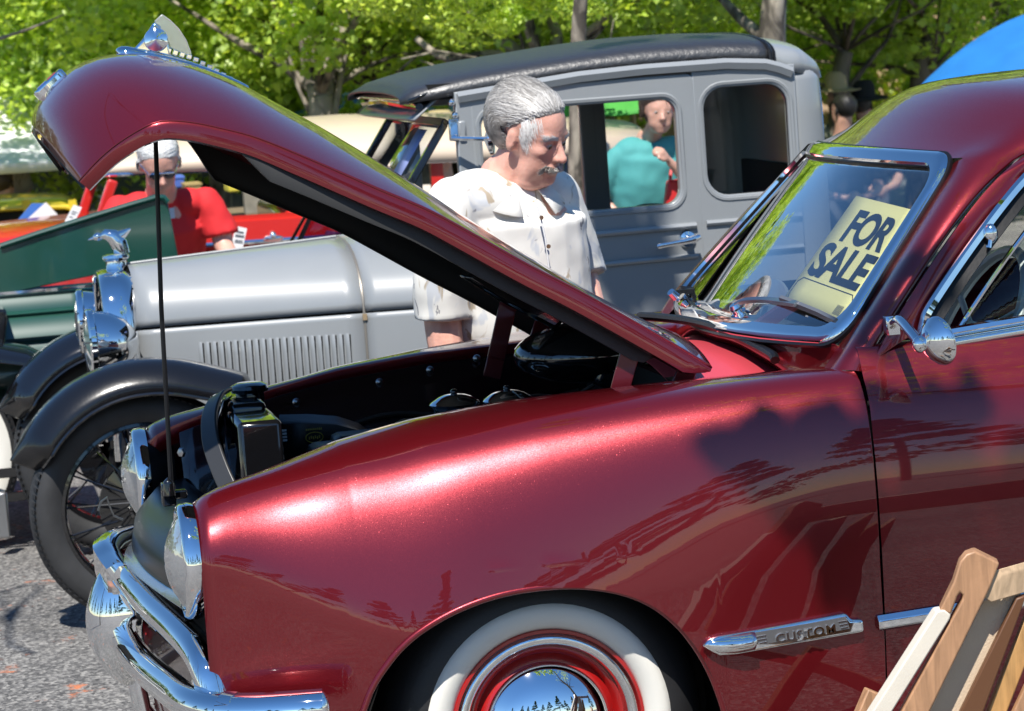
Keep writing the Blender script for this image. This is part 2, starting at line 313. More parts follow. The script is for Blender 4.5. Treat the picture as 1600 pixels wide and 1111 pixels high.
# black shroud with the gold oval stamp
pts = [(435, 652), (500, 650), (545, 657), (585, 680)]
m = M(); top = [U(x, y, .34) for x, y in((436, 649), (480, 648), (525, 651), (560, 662), (592, 684))]; mid = [U(x, y, .30) for x, y in((436, 664), (480, 662), (525, 664), (556, 672), (588, 690))]
bot = [q+V(0, -.02, -.16) for q in mid]
m.loft([top, mid, bot]); sh = ob('air_shroud', m, BLACKS, FORD, solid=.004, sm=30)
GOLD = mat('gold_print', (.42, .30, .04), .5)
c = U(491, 683, .285); ring = [c+V(.021*math.cos(a), -.004, .0125*math.sin(a)) for a in np.linspace(0, 2*math.pi, 28)[:-1]]
m = M(); m.tube(ring, .0013, 5, closed=True)
for k in range(6): m.box(c+V(-.0125+.005*k, -.004, (.001 if k % 2 else -.001)), (.0026, .0012, .007))
for k in range(9): m.box(c+V(-.018+.0045*k, -.004, .020), (.0028, .0012, .0045))
ob('stamp', m, GOLD, sh)
m = M(); c = U(444, 680, .285)
for k in range(4): m.box(c+V(0, -.004, .012-.008*k), (.012, .001, .005))
ob('label', m, mat('white_print', (.6, .62, .65), .5), sh)
# hoses / small parts in the dark
for p_, r_ in(([(-.42, -.1, .78), (-.36, -.05, .79), (-.3, 0, .74)], .028), ([(.1, .3, .85), (.25, .36, .88), (.4, .3, .86)], .012), ([(-.3, .4, .78), (0, .45, .84), (.3, .42, .80)], .008)): m = M(); m.tube(cat(p_, 6), r_, 10); ob('hose', m, RUBBER, FORD)
WIRE = mat('cloth_wire', (.03, .02, .012), .6)
for i, (p_, r_) in enumerate((([(-.30, .44, .80), (-.1, .47, .86), (.15, .46, .84), (.40, .44, .88)], .006), ([(-.25, .42, .76), (.05, .40, .83), (.22, .44, .80), (.42, .36, .90)], .005), ([(.02, .05, .80), (.10, .16, .87), (.20, .22, .84), (.41, .20, .86)], .005), ([(-.20, -.05, .86), (-.10, .10, .89), (.0, .14, .86)], .005), ([(.2, -.2, .86), (.30, -.1, .90), (.42, .05, .89)], .007))): m = M(); m.tube(cat(p_, 6), r_, 6); ob('wire', m, WIRE, FORD)
m = M(); m.box((.20, .38, .72), (.20, .16, .18)); bat = ob('battery', m, BLACKS, FORD, bev=.008)
for k in range(3): m = M(); m.lathe([(0, .016), (.012, .015), (.014, 0)], V(.14+.06*k, .38, .81), (0, 0, 1), 12); ob('cell_cap', m, mat('grey_cap', (.2, .2, .2), .5), bat)
m = M(); m.lathe([(0, .06), (.03, .055), (.034, .03), (.04, .025), (.04, -.03)], V(-.16, .18, .80), (0, 0, 1), 18); ob('distributor', m, mat('brown_bakelite', (.05, .02, .012), .35), FORD)
m = M(); m.lathe([(0, .12), (.055, .11), (.06, .08), (.06, -.08), (.04, -.1)], V(-.28, -.22, .74), (1, 0, 0), 24); ob('generator', m, STEEL, FORD)
# heater box and battery-side box at the firewall
def hb(c, r): mm = M(); mm.ell(c, r, 24, 14); return mm
m = hb(U(930, 548, .12), (.20, .17, .075)); ob('heater_box', m, BLACKG, FORD)
m = M(); pr = [U(x, y, -.02) for x, y in((945, 545), (1000, 560), (1075, 590), (1095, 620), (1010, 640), (930, 600))]
m.prism(pr, (0, .22, 0)); ob('heater_housing', m, BLACKG, FORD, bev=.015)
m = M(); m.tube([U(940, 548, -.03), U(960, 580, -.03), U(990, 606, -.03)], .003, 6); ob('bright_edge', m, STEEL, FORD)
m = M(); m.loft([[V(x, -.5, .66), V(x, -.3, .74), V(x, .3, .76), V(x, .5, .68)] for x in(.2, .42)]); ob('splash_panel', m, BLACKG, FORD, solid=.004)
# gutter behind the hood, cowl
WSB, WST = (.745, .668, 1.085), (1.062, .523, 1.428)
def WS(a, b, off=0.):
    y = a*lerp(WSB[1], WST[1], b); x = lerp(WSB[0], WST[0], b)-.11*(1-a*a)*lerp(1, .75, b); z = lerp(WSB[2], WST[2], b)+.008*b*(1-a*a)-.012*(1-b)*(1-a*a)
    p = V(x, y, z)
    if off:
        e = 1e-3; du = WS(a+e, b)-WS(a-e, b); dv = WS(a, b+e)-WS(a, b-e); nn = du.cross(dv).normalized()
        if nn.x > 0: nn = -nn
        p = p+nn*off
    return p
def on_ws(px, py, off=0.):                           # (a, b) where a line of sight meets the windscreen
    d = Vector(ray(px, py)); c = Vector(CC); a, b = -.3, .4
    for _ in range(30):
        p = WS(a, b, off); t = (p-c).dot(d)/d.dot(d); r0 = p-(c+d*t)
        J = []
        for da, db in((1e-3, 0), (0, 1e-3)):
            q = WS(a+da, b+db, off); t2 = (q-c).dot(d)/d.dot(d); J.append((q-(c+d*t2)-r0)/1e-3)
        A = np.array([list(J[0]), list(J[1])]).T; sol = np.linalg.lstsq(A, -np.array(list(r0)), rcond=None)[0]; a += sol[0]; b += sol[1]
    return a, b
_lp = [U(1100, 509, 0), U(1150, 525, -.20), U(1200, 553, -.385), U(1240, 579, -.52), U(1290, 586, -.625), U(1330, 582, -.72), U(1352, 573, -.80)]
LIP = [(q.x, -q.y, q.z) for q in _lp]
def lipc(n):
    c = resample(cat([(2*0+LIP[1][0], -LIP[1][1], LIP[1][2])]+LIP, 8)[8:], n); return [V(x, -y, z) for x, y, z in c][::-1]+[V(*q) for q in c[1:]]
L_ = lipc(22); NB = len(L_)
base = []
for i in range(NB):
    a = -1.0+2*i/(NB-1); a *= 1.16; q = WS(max(-1.04, min(1.04, a)), -.045)
    if abs(a) > 1.04: q = q+V(.02, math.copysign(abs(a)-1.04, a)*.75, -.02)*1
    base.append(q)
rows = []
for t in(0, .12, .35, .6, .82, 1):
    rows.append([V(lerp(l.x, b.x, t), lerp(l.y, b.y, t), lerp(l.z, b.z, t)+.016*math.sin(math.pi*t)) for l, b in zip(L_, base)])
rows = [[q+V(.012, 0, -.035) for q in L_], [q+V(-.003, 0, -.006) for q in L_]]+rows
m = M(); m.loft(rows); ob('cowl', m, MAROON, FORD, sm=60, solid=.003)
# gutter: shallow channel in front of the lip
GUT = mat('sunlit_maroon_gutter', (.55, .055, .075), .5, .1, .3, .15)  # lighter copy of the body maroon, sunlight put into the colour
m = M(); rows = []
for t in(0, .3, .6, 1):
    rows.append([V(lerp(l.x+.012, .43, t), max(-.535, min(.535, l.y)) if abs(l.y) > .535 else l.y, l.z-.034-.012*math.sin(math.pi*t)*1-.01*t) for l in L_ if abs(l.y) < .62])
m.loft(rows); ob('hood_gutter', m, GUT, FORD, sm=60, solid=.003)
st = [U(x, y, yy) for (x, y), yy in zip([(1000, 494), (1040, 497), (1085, 503), (1125, 514), (1160, 530), (1190, 545), (1208, 556), (1211, 563)], (.36, .22, .05, -.12, -.26, -.38, -.46, -.48))]
for q in st: q.z = max(q.z, 1.012)
m = M(); m.tube(cat(st, 5), .011, 8); ob('gutter_seal', m, BLACKS, FORD)
# --- doors, pillars, roof
SEAM = [U(*p) for p in((1358, 570, -.80), (1362, 550, -.795), (1412, 469, -.765), (1467, 385, -.725), (1515, 320, -.685), (1554, 278, -.65), (1600, 239, -.605))]
SE = [Vector(q) for q in cat(SEAM, 6)]
def seam(b): k = max(0, min(1, b))*(len(SE)-1); i = min(int(k), len(SE)-2); return SE[i].lerp(SE[i+1], k-i)
def seam_z(z): return seam(min(np.linspace(0, 1, 120), key=lambda t: abs(seam(t).z-z)))
m = M(); rows = []
for k in range(29):
    b = (k-4)/24*1.06-.03; w_ = WS(-1.055, b); s_ = seam_z(w_.z)
    if w_.z < SE[0].z: s_ = SE[0]+V(0, 0, w_.z-SE[0].z)
    row = []
    for t in(-.12, 0, .15, .4, .65, .85, .96, 1.0, 1.03):
        q = w_.lerp(s_, min(1, max(0, t))); nrm = V(-.55, -.75, .35).normalized(); q = q+nrm*(.030*math.sin(math.pi*max(0, min(1, t)))**.8)
        if t < 0: q = WS(-1.0, b, -.01)
        if t > 1: q = s_+V(.012, .04, -.01)
        row.append(q)
    rows.append(row)
PIL = rows
top = rows[-1]
hdr = [WS(a, 1.03+.0*a) for a in np.linspace(-.98, .98, 17)]
front = top[7:1:-1]+hdr+[V(q.x, -q.y, q.z) for q in top[2:8]]
nf = len(front)
m.loft(rows); m.loft([[V(q.x, -q.y, q.z) for q in r] for r in rows], flip=True)
# roof rows
GUTTER = [(1.12, .605, 1.455), (1.3, .60, 1.50), (1.55, .61, 1.51), (1.9, .62, 1.50), (2.3, .60, 1.46)]
rr = [front]
for k in range(1, 19):
    t = k/18; row = []
    xg = lerp(top[7].x, 2.5, t); hc = hdr[8].x; xc = lerp(hc, 2.45, t)
    for j, q in enumerate(front):
        u_ = (j-(nf-1)/2)/((nf-1)/2); yy = q.y; s_ = min(1, t*7)
        yg = float(np.interp(xg, [g_[0] for g_ in GUTTER], [g_[1] for g_ in GUTTER])); zg = float(np.interp(xg, [g_[0] for g_ in GUTTER], [g_[2] for g_ in GUTTER]))
        th = u_*math.pi/2; ys = yg*math.sin(th)*1.0; zc = float(np.interp(xc, [.95, .98, 1.08, 1.17, 1.33, 1.45, 1.7, 2.1, 2.5], [1.47, 1.49, 1.545, 1.583, 1.601, 1.607, 1.612, 1.59, 1.54]))
        zs = zg+(zc-zg)*max(0, 1-abs(ys/yg)**2.6)**(1/1.35)
        ysm = lerp(yy, ys, s_); zz = zs if s_ >= 1 else None
        xx = lerp(xg, xc, max(0, 1-abs(u_)**2))
        if zz is None:
            zz = lerp(q.z+ (zs-q.z)*0, zs, s_)
        row.append(V(xx if s_ >= 1 else lerp(q.x+ (2.45-hc)*t, xx, s_), ysm, zz))
    rr.append(row)
m.loft(rr)
roof = ob('roof', m, MAROON, FORD, sm=70, weld=True, sub=1)
# doors: lower panel, upper frame, chrome reveal, glass
def door(s):
    secp = [(.775, 1.072), (.795, 1.068), (.815, 1.045), (.835, 1.012), (.858, .985), (.880, .94), (.897, .86), (.906, .76), (.908, .62), (.903, .5), (.893, .36), (.88, .24)]
    sec = cat(secp, 4); rows = []
    for x in np.linspace(.737, 2.3, 28):
        dz = .012*(x-.74); dy = -.02*max(0, x-1.6)
        rows.append([V(x+.012*max(0, (z-.9)*3), s*(y+dy), z+dz*(1 if z > .7 else 0)) for y, z in sec])
    m = M(); rows2 = [[q+V(.006, -s*.03, 0) for q in rows[0]]]+rows; m.loft(rows2, flip=s > 0); d = ob('door', m, MAROON, FORD, sm=50, solid=.003)
    return d
DL = door(-1); DR = door(1)
# frame round the side window: three nested paths following the seam
fr_in = [U(*p) for p in((1433, 520, -.79), (1437, 500, -.785), (1447, 476, -.78), (1500, 397, -.74), (1558, 319, -.70), (1600, 270, -.665), (1650, 225, -.64), (1720, 190, -.625))]
fi = [Vector(q) for q in cat(fr_in, 6)]
n_ = len(fi); outer = [seam(k/(n_-1)*1.0) for k in range(n_)]
ext = [V(1.3, -.60, 1.475), V(1.6, -.60, 1.49), V(2.2, -.6, 1.47)]
m = M(); m.loft([[q+V(.006, -.004, -.004) for q in outer], [q.lerp(r_, .25)+V(-.006, -.014, .004) for q, r_ in zip(outer, fi)], [q.lerp(r_, .7)+V(-.006, -.012, .004) for q, r_ in zip(outer, fi)], fi, [q+V(.01, .03, -.005) for q in fi]])
uf = ob('window_frame', m, MAROON, DL, sm=60, solid=.003)
m = M(); m.ribbon([q+V(.006, -.008, -.004) for q in fi], [(-.009, -.006), (.011, -.006), (.011, .003), (0, .009), (-.009, .003)], V(-.3, -.9, .25)); m.tube([fi[-1]+V(0, -.006, 0), V(1.6, -.62, 1.47), V(2.2, -.62, 1.46)], .01, 8); ob('window_trim', m, CHROME, DL, sm=50)
inn = [q+V(.030, .004, -.020) for q in fi]
m = M(); m.ribbon(inn, [(-.015, -.008), (.015, -.008), (.015, .006), (-.015, .006)], V(-.3, -.9, .25)); ob('window_channel', m, BLACKS, DL, sm=50)
m = M(); m.tube([q+V(.050, .012, -.034) for q in inn], .006, 8); k = V(0, 0, 0)
ob('vent_window_frame', m, CHROME, DL)
q = U(1548, 365, -.735); m = M(); m.ell(q, (.016, .014, .022), 12, 8); m.tube([q, q+V(-.01, -.01, -.03)], .006, 8); ob('vent_latch', m, CHROME, DL)
sill = [U(1462, 540, -.80), U(1500, 533, -.80), U(1600, 516, -.80), U(1800, 490, -.79)]
m = M(); m.tube(sill, .011, 10); m.tube([q+V(0, .012, .020) for q in sill], .012, 8); ob('window_sill_trim', m, CHROME, DL)
m = M(); g0 = [q+V(.05, .02, -.03) for q in inn]; m.loft([g0, [V(q.x, -.775, 1.08) for q in g0]]); m.loft([[g0[-1], V(2.2, -.6, 1.46)], [V(g0[-1].x, -.775, 1.08), V(2.2, -.775, 1.08)]]); ob('side_window', m, GLASS, DL, solid=.004)
# seam shadow gap is real: strip of dark jamb behind the door edge
for s_ in(-1, 1): m = M(); m.box((.765, s_*.80, .60), (.07, .10, .70)); ob('door_jamb', m, BLACKM, FORD)
# windscreen
m = M(); m.loft([[WS(a, b) for a in np.linspace(-1.01, 1.01, 25)] for b in np.linspace(-.01, 1.01, 13)]); WSO = ob('windshield', m, WSGLASS, FORD, sm=180, solid=.004)
def ws_loop(k, r=.13, n=8):                          # rounded rectangle in (a, b); k grows it outwards
    P = []
    for ca, cb, a0 in((1, 1, 0), (-1, 1, 90), (-1, 0, 180), (1, 0, 270)):
        for i in range(n+1):
            t = R(a0+90*i/n); ra = r*.8; rb = r*1.3
            P.append((ca*(1+k-ra)+ra*math.cos(t), (1+k*1.6-rb if cb else -k*1.6+rb)+rb*math.sin(t)))
    out = []
    for i in range(len(P)):
        a, b = P[i], P[(i+1) % len(P)]; d = 10 if i % (n+1) == n else 1
        for j in range(d): out.append((lerp(a[0], b[0], j/d), lerp(a[1], b[1], j/d)))
    return out
def ws_ring(name, ks, mt):
    rows = [[WS(a, b, off) for a, b in ws_loop(k)] for k, off in ks]; mm = M(); mm.loft(rows, cu=True, cv=True); return ob(name, mm, mt, WSO, sm=60)
ws_ring('windshield_gasket', [(.042, -.004), (.042, .004), (.02, .008), (-.02, .007), (-.02, -.002)], BLACKS)
ws_ring('windshield_trim', [(.034, .006), (.030, .013), (.010, .017), (-.014, .015), (-.018, .006)], CHROME)
# wipers
for sx, pts in((-1, [(1152, 488), (1160, 474), (1215, 470), (1245, 475)]), (1, None)):
    if pts is None: continue
    q0 = U(1153, 487, -.16); m = M(); m.lathe([(0, .02), (.012, .02), (.016, .012), (.013, .002), (.02, 0), (.024, -.012)], q0, (-.45, -.1, .9), 20); wp = ob('wiper', m, CHROME, FORD)
    arm = [q0+V(-.005, 0, .016), U(1165, 470, -.18), U(1200, 469, -.26), WS(*on_ws(1245, 475, .02), .02)]
    m = M(); m.ribbon(cat(arm, 5), [(-.008, -.003), (.008, -.003), (.006, .005), (-.006, .005)], V(-.5, -.2, .85)); ob('wiper_arm', m, STEEL, wp)
    bl = [WS(*on_ws(x, y, .012), .012) for x, y in((1222, 467), (1250, 477), (1280, 489), (1308, 503))]
    m = M(); m.ribbon(bl, [(-.009, -.002), (.009, -.002), (.004, .008), (-.004, .008)], V(-.6, -.1, .8)); ob('wiper_blade', m, mat('grey_plastic', (.16, .17, .19), .35, .4), wp)
q0 = U(1072, 478, .42); m = M(); m.lathe([(0, .03), (.014, .03), (.018, .01), (.026, 0), (.026, -.02)], q0, (-.5, -.3, .8), 18); wp = ob('wiper', m, CHROME, FORD)
m = M(); m.tube([q0+V(0, 0, .02), U(1066, 452, .45), U(1090, 455, .5)], .010, 6); m.box(q0+V(.0, .01, .035), (.05, .02, .012)); ob('wiper_arm', m, BLACKS, wp)
m = M(); m.lathe([(0, .022), (.010, .022), (.012, 0)], U(1056, 464, .40), (-.6, -.3, .6), 14); ob('wiper_nut', m, CHROME, wp)
# interior
BLUEG = mat('pale_vinyl', (.42, .47, .52), .5, bump=.05, bscale=20); DKI = mat('dark_interior', (.03, .034, .04), .7)
m = M(); m.box((1.5, 0, .42), (1.7, 1.5, .06)); m.box((.80, 0, .98), (.12, 1.36, .14)); m.box((2.35, 0, 1.0), (.05, 1.3, .9)); ob('interior_trim', m, DKI, FORD, bev=.02)
m = M(); m.box((1.72, 0, .78), (.16, 1.30, .62), Matrix.Rotation(R(12), 3, 'Y')); m.box((1.48, 0, .58), (.5, 1.3, .18))
seat = ob('front_seat', m, BLUEG, FORD, bev=.06, bseg=4)
m = M(); c0 = V(1.16, -.36, 1.02); ax = V(-.82, 0, .45); x_, y_, z_ = frame(ax); m.tube([c0+(x_*math.cos(a)+y_*math.sin(a))*.215 for a in np.linspace(0, 2*math.pi, 41)[:-1]], .013, 8, closed=True)
for a in(.4, 2.74, 4.71): m.tube([c0, c0+(x_*math.cos(a)+y_*math.sin(a))*.21], .008, 6)
m.lathe([(0, .03), (.03, .02), (.035, -.03)], c0, ax, 16); ob('steering_wheel', m, mat('ivory', (.66, .66, .62), .35), FORD)
m = M(); m.lathe([(0, .0), (.05, .004), (.058, .012), (.058, .02), (0, .028)], WS(.22, .30, -.14), (-.9, -.35, .1), 24); m.tube([WS(.22, .28, -.13), WS(.26, .12, -.03)], .008, 8); ob('inside_mirror', m, mat('pale_metal', (.6, .62, .64), .3, .6), FORD)
m = M(); m.bar(WS(-.13, -.02, -.06), WS(-.13, .62, -.16), .03, .03, (0, 1, 0)); ob('windshield_post', m, mat('interior_maroon', (.10, .012, .02), .4), FORD)
for y_ in(.18, -.28): m = M(); m.box((1.85, y_, 1.18), (.10, .28, .22)); ob('headrest', m, mat('blue_cloth', (.03, .07, .22), .8), FORD, bev=.05, bseg=3)
# --- hood, open
E_PX = [(124, 284), (154, 251), (189, 222), (232, 197), (257, 190), (297, 192), (338, 200), (400, 216), (481, 249), (595, 299), (669, 330), (736, 366), (802, 403), (843, 425), (904, 456), (980, 498), (1062, 545), (1112, 576)]
C_PX = [(52, 206), (54, 172), (68, 152), (88, 128), (120, 104), (152, 91), (190, 85), (235, 88), (300, 104), (362, 128), (430, 164), (500, 203), (600, 264), (700, 328), (800, 391), (900, 450), (985, 493), (1040, 516)]
NU = 72
ec = resample([U(x, y, -.46 if i == 0 else (-.50 if i == 1 else (-.53 if i == 2 else -.55))) for i, (x, y) in enumerate(cat(E_PX, 6)) ][0:0] or [U(x, y, -.55+.07*max(0, 1-i/18)) for i, (x, y) in enumerate(cat(E_PX, 6))], NU)
cc = resample([U(x, y, 0) for x, y in cat(C_PX, 6)], NU)
# match the parameters: front sections fan from the nose, rear ones run straight across
def hood_pt(u, t, off=0.):                          # u 0 front .. 1 rear; t -1..1 across
    def at(c, k): k = max(0, min(NU-1, k)); i = min(int(k), NU-2); f = k-i; return Vector(c[i]).lerp(Vector(c[i+1]), f)
    e = at(ec, u*(NU-1)); c = at(cc, u*(NU-1)); s = abs(t)
    ye = abs(e.y); p = lerp(2.4, 2.1, u)
    y = ye*(math.sin(s*math.pi/2)**.92 if u < .3 else lerp(math.sin(s*math.pi/2)**.92, s, min(1, (u-.3)*2)))
    fy = min(1, y/ye); g = fy**p if u > .05 else fy**lerp(1.7, p, u/.05)
    q = V(lerp(c.x, e.x, g), math.copysign(y, t), lerp(c.z, e.z, g))
    return q
NTT = 41
rows = [[hood_pt(u, t) for t in np.linspace(-1, 1, NTT)] for u in np.linspace(0, 1, 90)]
m = M(); m.loft(rows); HOOD = ob('hood', m, MAROON, FORD, sm=180, solid=.003, off=1)
# turned-down lip round the hood
nrm = []
for s in(-1, 1):
    m = M(); rr_ = []
    for u in np.linspace(0, 1, 90):
        e = hood_pt(u, s); tn = (hood_pt(min(1, u+.01), s)-hood_pt(max(0, u-.01), s)).normalized(); dn = tn.cross(V(0, 1, 0)); dn = -dn if dn.z > 0 else dn
        d = lerp(.030, .040, min(1, u*3))*(1 if u < .97 else lerp(1, .2, (u-.97)/.03))
        rr_.append([e, e+V(0, s*.004, 0)+dn*.006, e+dn*d+V(0, s*.002, 0), e+dn*(d+.004)-V(0, s*.014, 0), e+dn*d*.6-V(0, s*.04, 0)])
    m.loft(rr_, flip=s > 0); ob('hood_lip', m, MAROON, HOOD, sm=60)
m = M(); r0 = [hood_pt(0, t) for t in np.linspace(-1, 1, NTT)]; m.loft([r0, [q+V(.012, 0, -.008) for q in r0], [q+V(.045, 0, .012) for q in r0]]); ob('hood_front_lip', m, MAROON, HOOD, sm=60)
# underside: padded skin and hanging frame
m = M(); rows = [[hood_pt(u, t)+V(.006, 0, -.016) for t in np.linspace(-.98, .98, 21)] for u in np.linspace(.0, .98, 42)]; m.loft(rows, flip=True); ob('hood_underside', m, mat('grey_underseal', (.028, .029, .028), .7, bump=.2, bscale=80), HOOD, sm=180)
for s, dp in((-1, .065), (1, .105)):
    m = M(); rr_ = []
    for u in np.linspace(.22, .93, 50):
        e = hood_pt(u, s*.93); tn = (hood_pt(u+.01, s)-hood_pt(u-.01, s)).normalized(); dn = tn.cross(V(0, 1, 0)); dn = -dn if dn.z > 0 else dn
        k = min(1, (u-.22)/.10)*min(1, (.93-u)/.03+.4)
        rr_.append([e+dn*.01, e+dn*(.01+dp*k), e+dn*(.01+dp*k)-V(0, s*.03, 0)])
    m.loft(rr_); ob('hood_frame', m, mat('dull_black_frame', (.02, .02, .02), .6), HOOD, sm=40, solid=.003)
# hinges and the black reinforcing pan at the rear of the hood
m = M(); m.prism([U(x, y, .10) for x, y in((722, 432), (752, 424), (830, 440), (900, 485), (868, 516), (780, 470))], (0, .10, 0)); ob('hinge_pan', m, BLACKG, HOOD, bev=.01)
def strap(p, y, w_=.022):
    m = M(); q = [U(a, b, y) for a, b in p]
    for a, b in zip(q, q[1:]): m.bar(a, b, .006, w_*2, (1, 0, .0) if False else (-.9, 0, .3))
    return m
MD = mat('maroon_hinge_paint', (.10, .006, .012), .35, .3, .6, .05)
h = ob('hood_hinge', strap([(992, 522), (968, 612)], -.50), MD, FORD, bev=.002); q = U(969, 610, -.507); mm = M(); mm.lathe([(.009, .002), (.005, .002), (.005, -.004)], q, (0, -1, 0), 12); ob('hinge_eye', mm, BLACKM, h)
ob('hood_hinge', strap([(795, 470), (775, 560), (768, 590)], .32), MD, FORD, bev=.002)
ob('hood_hinge', strap([(850, 500), (832, 560)], .30), MD, FORD, bev=.002)
ob('hood_hinge', strap([(1075, 575), (1060, 610)], -.44), MD, FORD, bev=.002)
m = M(); m.tube([U(243, 213, -.30), U(252, 480, -.30), U(269, 782, -.30)], .0052, 8); ob('prop_rod', m, BLACKS, FORD)
# hood ornament
def tilt(px, py, y=0.): return U(px, py, y)
ORN = M()
bp_ = [(183, 82), (215, 86), (260, 92), (310, 106), (360, 124), (388, 136)]
for i, ((x, y)) in enumerate(bp_): pass
rows = []
for i, (x, y) in enumerate(cat(bp_, 4)):
    k = i/20; c = U(x, y, 0); wv = .030*math.sin(math.pi*min(1, .12+k*.95))**.6+.004; hgt = .020*(1-k)+.009; up = V(-.45, 0, .89)
    if k < .12: hgt *= .4+k*5
    rows.append([c+V(0, wv*math.cos(a), 0)+up*(hgt*math.sin(a)-.006) for a in np.linspace(-.2, math.pi+.2, 11)])
ORN.loft(rows); orn = ob('hood_ornament', ORN, CHROME, HOOD, sm=50, solid=.003)
m = M(); pl = [U(x, y, .0) for x, y in((208, 77), (222, 62), (240, 34), (250, 40), (262, 66), (268, 88), (235, 88))]
m.prism([p+V(0, -.012, 0) for p in pl], (0, .024, 0)); ob('ornament_body', m, CHROME, orn, bev=.006, bseg=3)
m = M(); arcp = [(241, 33), (253, 22), (266, 31), (280, 45), (291, 62), (298, 80), (300, 90), (264, 74)]
m.prism([U(x, y, 0)+V(0, -.005, 0) for x, y in arcp], (0, .010, 0))
FIN = mat('clear_plastic', (.75, .80, .76), .08, 0, .3, .05); FIN.node_tree.nodes['Principled BSDF'].inputs['Transmission Weight'].default_value = .75; FIN.node_tree.nodes['Principled BSDF'].inputs['Roughness'].default_value = .25
ob('ornament_fin', m, FIN, orn, bev=.002)
m = M(); m.lathe([(.0, .012), (.012, .009), (.026, .003), (.0275, 0), (.0275, -.006)], U(244, 62, -.018), (-.15, -1, .12), 36); ob('ornament_disc', m, CHROME, orn, sm=30)
for i in range(12):
    t = i/11; x = lerp(262, 380, t); y = np.interp(x, [262, 300, 380], [77, 88, 131]); c = U(x, y, 0)
    m = M(); a = U(x-3, y+1, 0); b_ = U(x+5, y+3.5, 0); m.bar(a, b_, .020*(1-.6*t), .012*(1-.5*t), (-.45, 0, .89)); ob('ornament_rib', m, CHROME if True else None, orn, bev=.0015)
# crest on the nose: a chrome frame with coloured enamel fields
cx_ = U(84, 138, 0); tn = (U(108, 116, 0)-U(60, 161, 0)).normalized(); nn = V(-tn.z, 0, tn.x); nn = nn if nn.x < 0 else -nn
m = M(); sh_ = [(-.042, -.020), (-.036, -.030), (.028, -.036), (.042, -.030), (.042, .030), (.028, .036), (-.036, .030), (-.042, .020)]
m.prism([cx_+tn*a+V(0, b, 0)-nn*.006 for a, b in sh_], nn*.030); em = ob('hood_emblem', m, CHROME, HOOD, bev=.006, bseg=3)
for (a0, a1, b0, b1, c) in((-.028, -.002, -.022, -.003, (.05, .12, .5)), (.002, .026, -.024, -.003, (.5, .03, .04)), (-.028, -.002, .003, .022, (.6, .6, .6)), (.002, .026, .003, .024, (.05, .12, .5))):
    m = M(); m.prism([cx_+tn*a+V(0, b, 0)+nn*.0235 for a, b in((a0, b0), (a1, b0), (a1, b1), (a0, b1))], nn*.002); ob('emblem_field', m, mat('enamel_%d' % int(c[0]*100+c[2]*10), c, .2, 0, 1), em)
# --- headlamps
def headlamp(s):
    o = V(-.682, s*.66, .738); m = M()
    m.lathe([(.120, .006), (.123, -.006), (.121, -.022), (.115, -.030), (.104, -.029), (.100, -.022)], o, (1, 0, 0), 48); h = ob('headlight', m, CHROME, FORD, sm=60)
    m = M(); n = 60; rows = []
    for i in range(15):
        r_ = .102*i/14; hh = -.024-.036*(1-(r_/.102)**2); row = []
        for j in range(n):
            a = 2*math.pi*j/n; yy = r_*math.cos(a); zz = r_*math.sin(a); row.append(o+V(hh+.0016*math.sin(yy*420)*(1 if i < 14 else 0), yy, zz))
        rows.append(row)
    m.loft(rows, cv=True); ob('lens', m, LENS, h, sm=180)
    m = M(); m.lathe([(.119, .004), (.115, .02), (.09, .07), (0, .09)], o, (1, 0, 0), 32); ob('lamp_bucket', m, BLACKS, h)
    return h
headlamp(-1); headlamp(1)
# --- grille shell panel, bars, bumper
def sweep_bar(name, path, sec, mt, par, n=8, sm=50, up=(0, 0, 1)):
    m = M(); m.ribbon(cat(path, n), sec, V(*up)); return ob(name, m, mt, par, sm=sm)
def dshape(w_, h_, n=10, p=1.0):                      # D section bulging to one side
    P = [(-w_*.5, -h_/2), (-w_*.5, h_/2)]
    for i in range(n+1):
        a = math.pi/2-math.pi*i/n; P.append((-w_*.2+w_*.8*abs(math.cos(a))**p, h_/2*math.sin(a)))
    return P
# black latch panel between the lamps
m = M(); rows = []
for t in np.linspace(-1, 1, 25):
    y = .50*t; xf = -.765+.06*t*t; rows.append([V(xf+.03, y, .60), V(xf, y, .655), V(xf+.01, y, .70), V(xf+.045, y, .735), V(xf+.11, y, .748), V(-.60, y, .745), V(-.55, y, .70)])
m.loft(rows); lp = ob('latch_panel', m, mat('worn_gloss_black', (.006, .006, .007), .3, spec=.5), FORD, sm=50, solid=.003)
m = M(); c = U(263, 772, -.30); m.box(c, (.03, .04, .05)); m.box(c+V(.02, .05, -.01), (.05, .02, .02)); m.lathe([(0, .03), (.012, .02), (.014, -.01)], c+V(.0, -.02, .01), (0, 0, 1), 10); ob('hood_latch', m, BLACKG, lp, bev=.004)
m = M(); q = U(285, 707, .35); m.lathe([(0, .008), (.010, .006), (.013, 0)], U(284, 707, .42), (-.7, -.7, 0), 6); ob('latch_bolt', m, STEEL, lp)
for i, (px, py) in enumerate(((190, 790), (178, 812), (182, 792))):
    pass
m = M(); m.ribbon([U(x, y, .16) for x, y in((153, 798), (158, 784), (167, 777), (171, 790), (178, 806), (192, 812))], [(-.002, -.006), (.002, -.006), (.002, .006), (-.002, .006)], V(0, -1, 0)); ob('hood_hook', m, mat('dull_steel', (.12, .12, .12), .4, .8), lp)
# dark cavity of the grille
m = M(); m.loft([[V(-.73+.08*t*t, .66*t, .62), V(-.62, .66*t, .55), V(-.66+.06*t*t, .68*t, .42)] for t in np.linspace(-1, 1, 15)]); ob('grille_back', m, BLACKM, FORD, solid=.004)
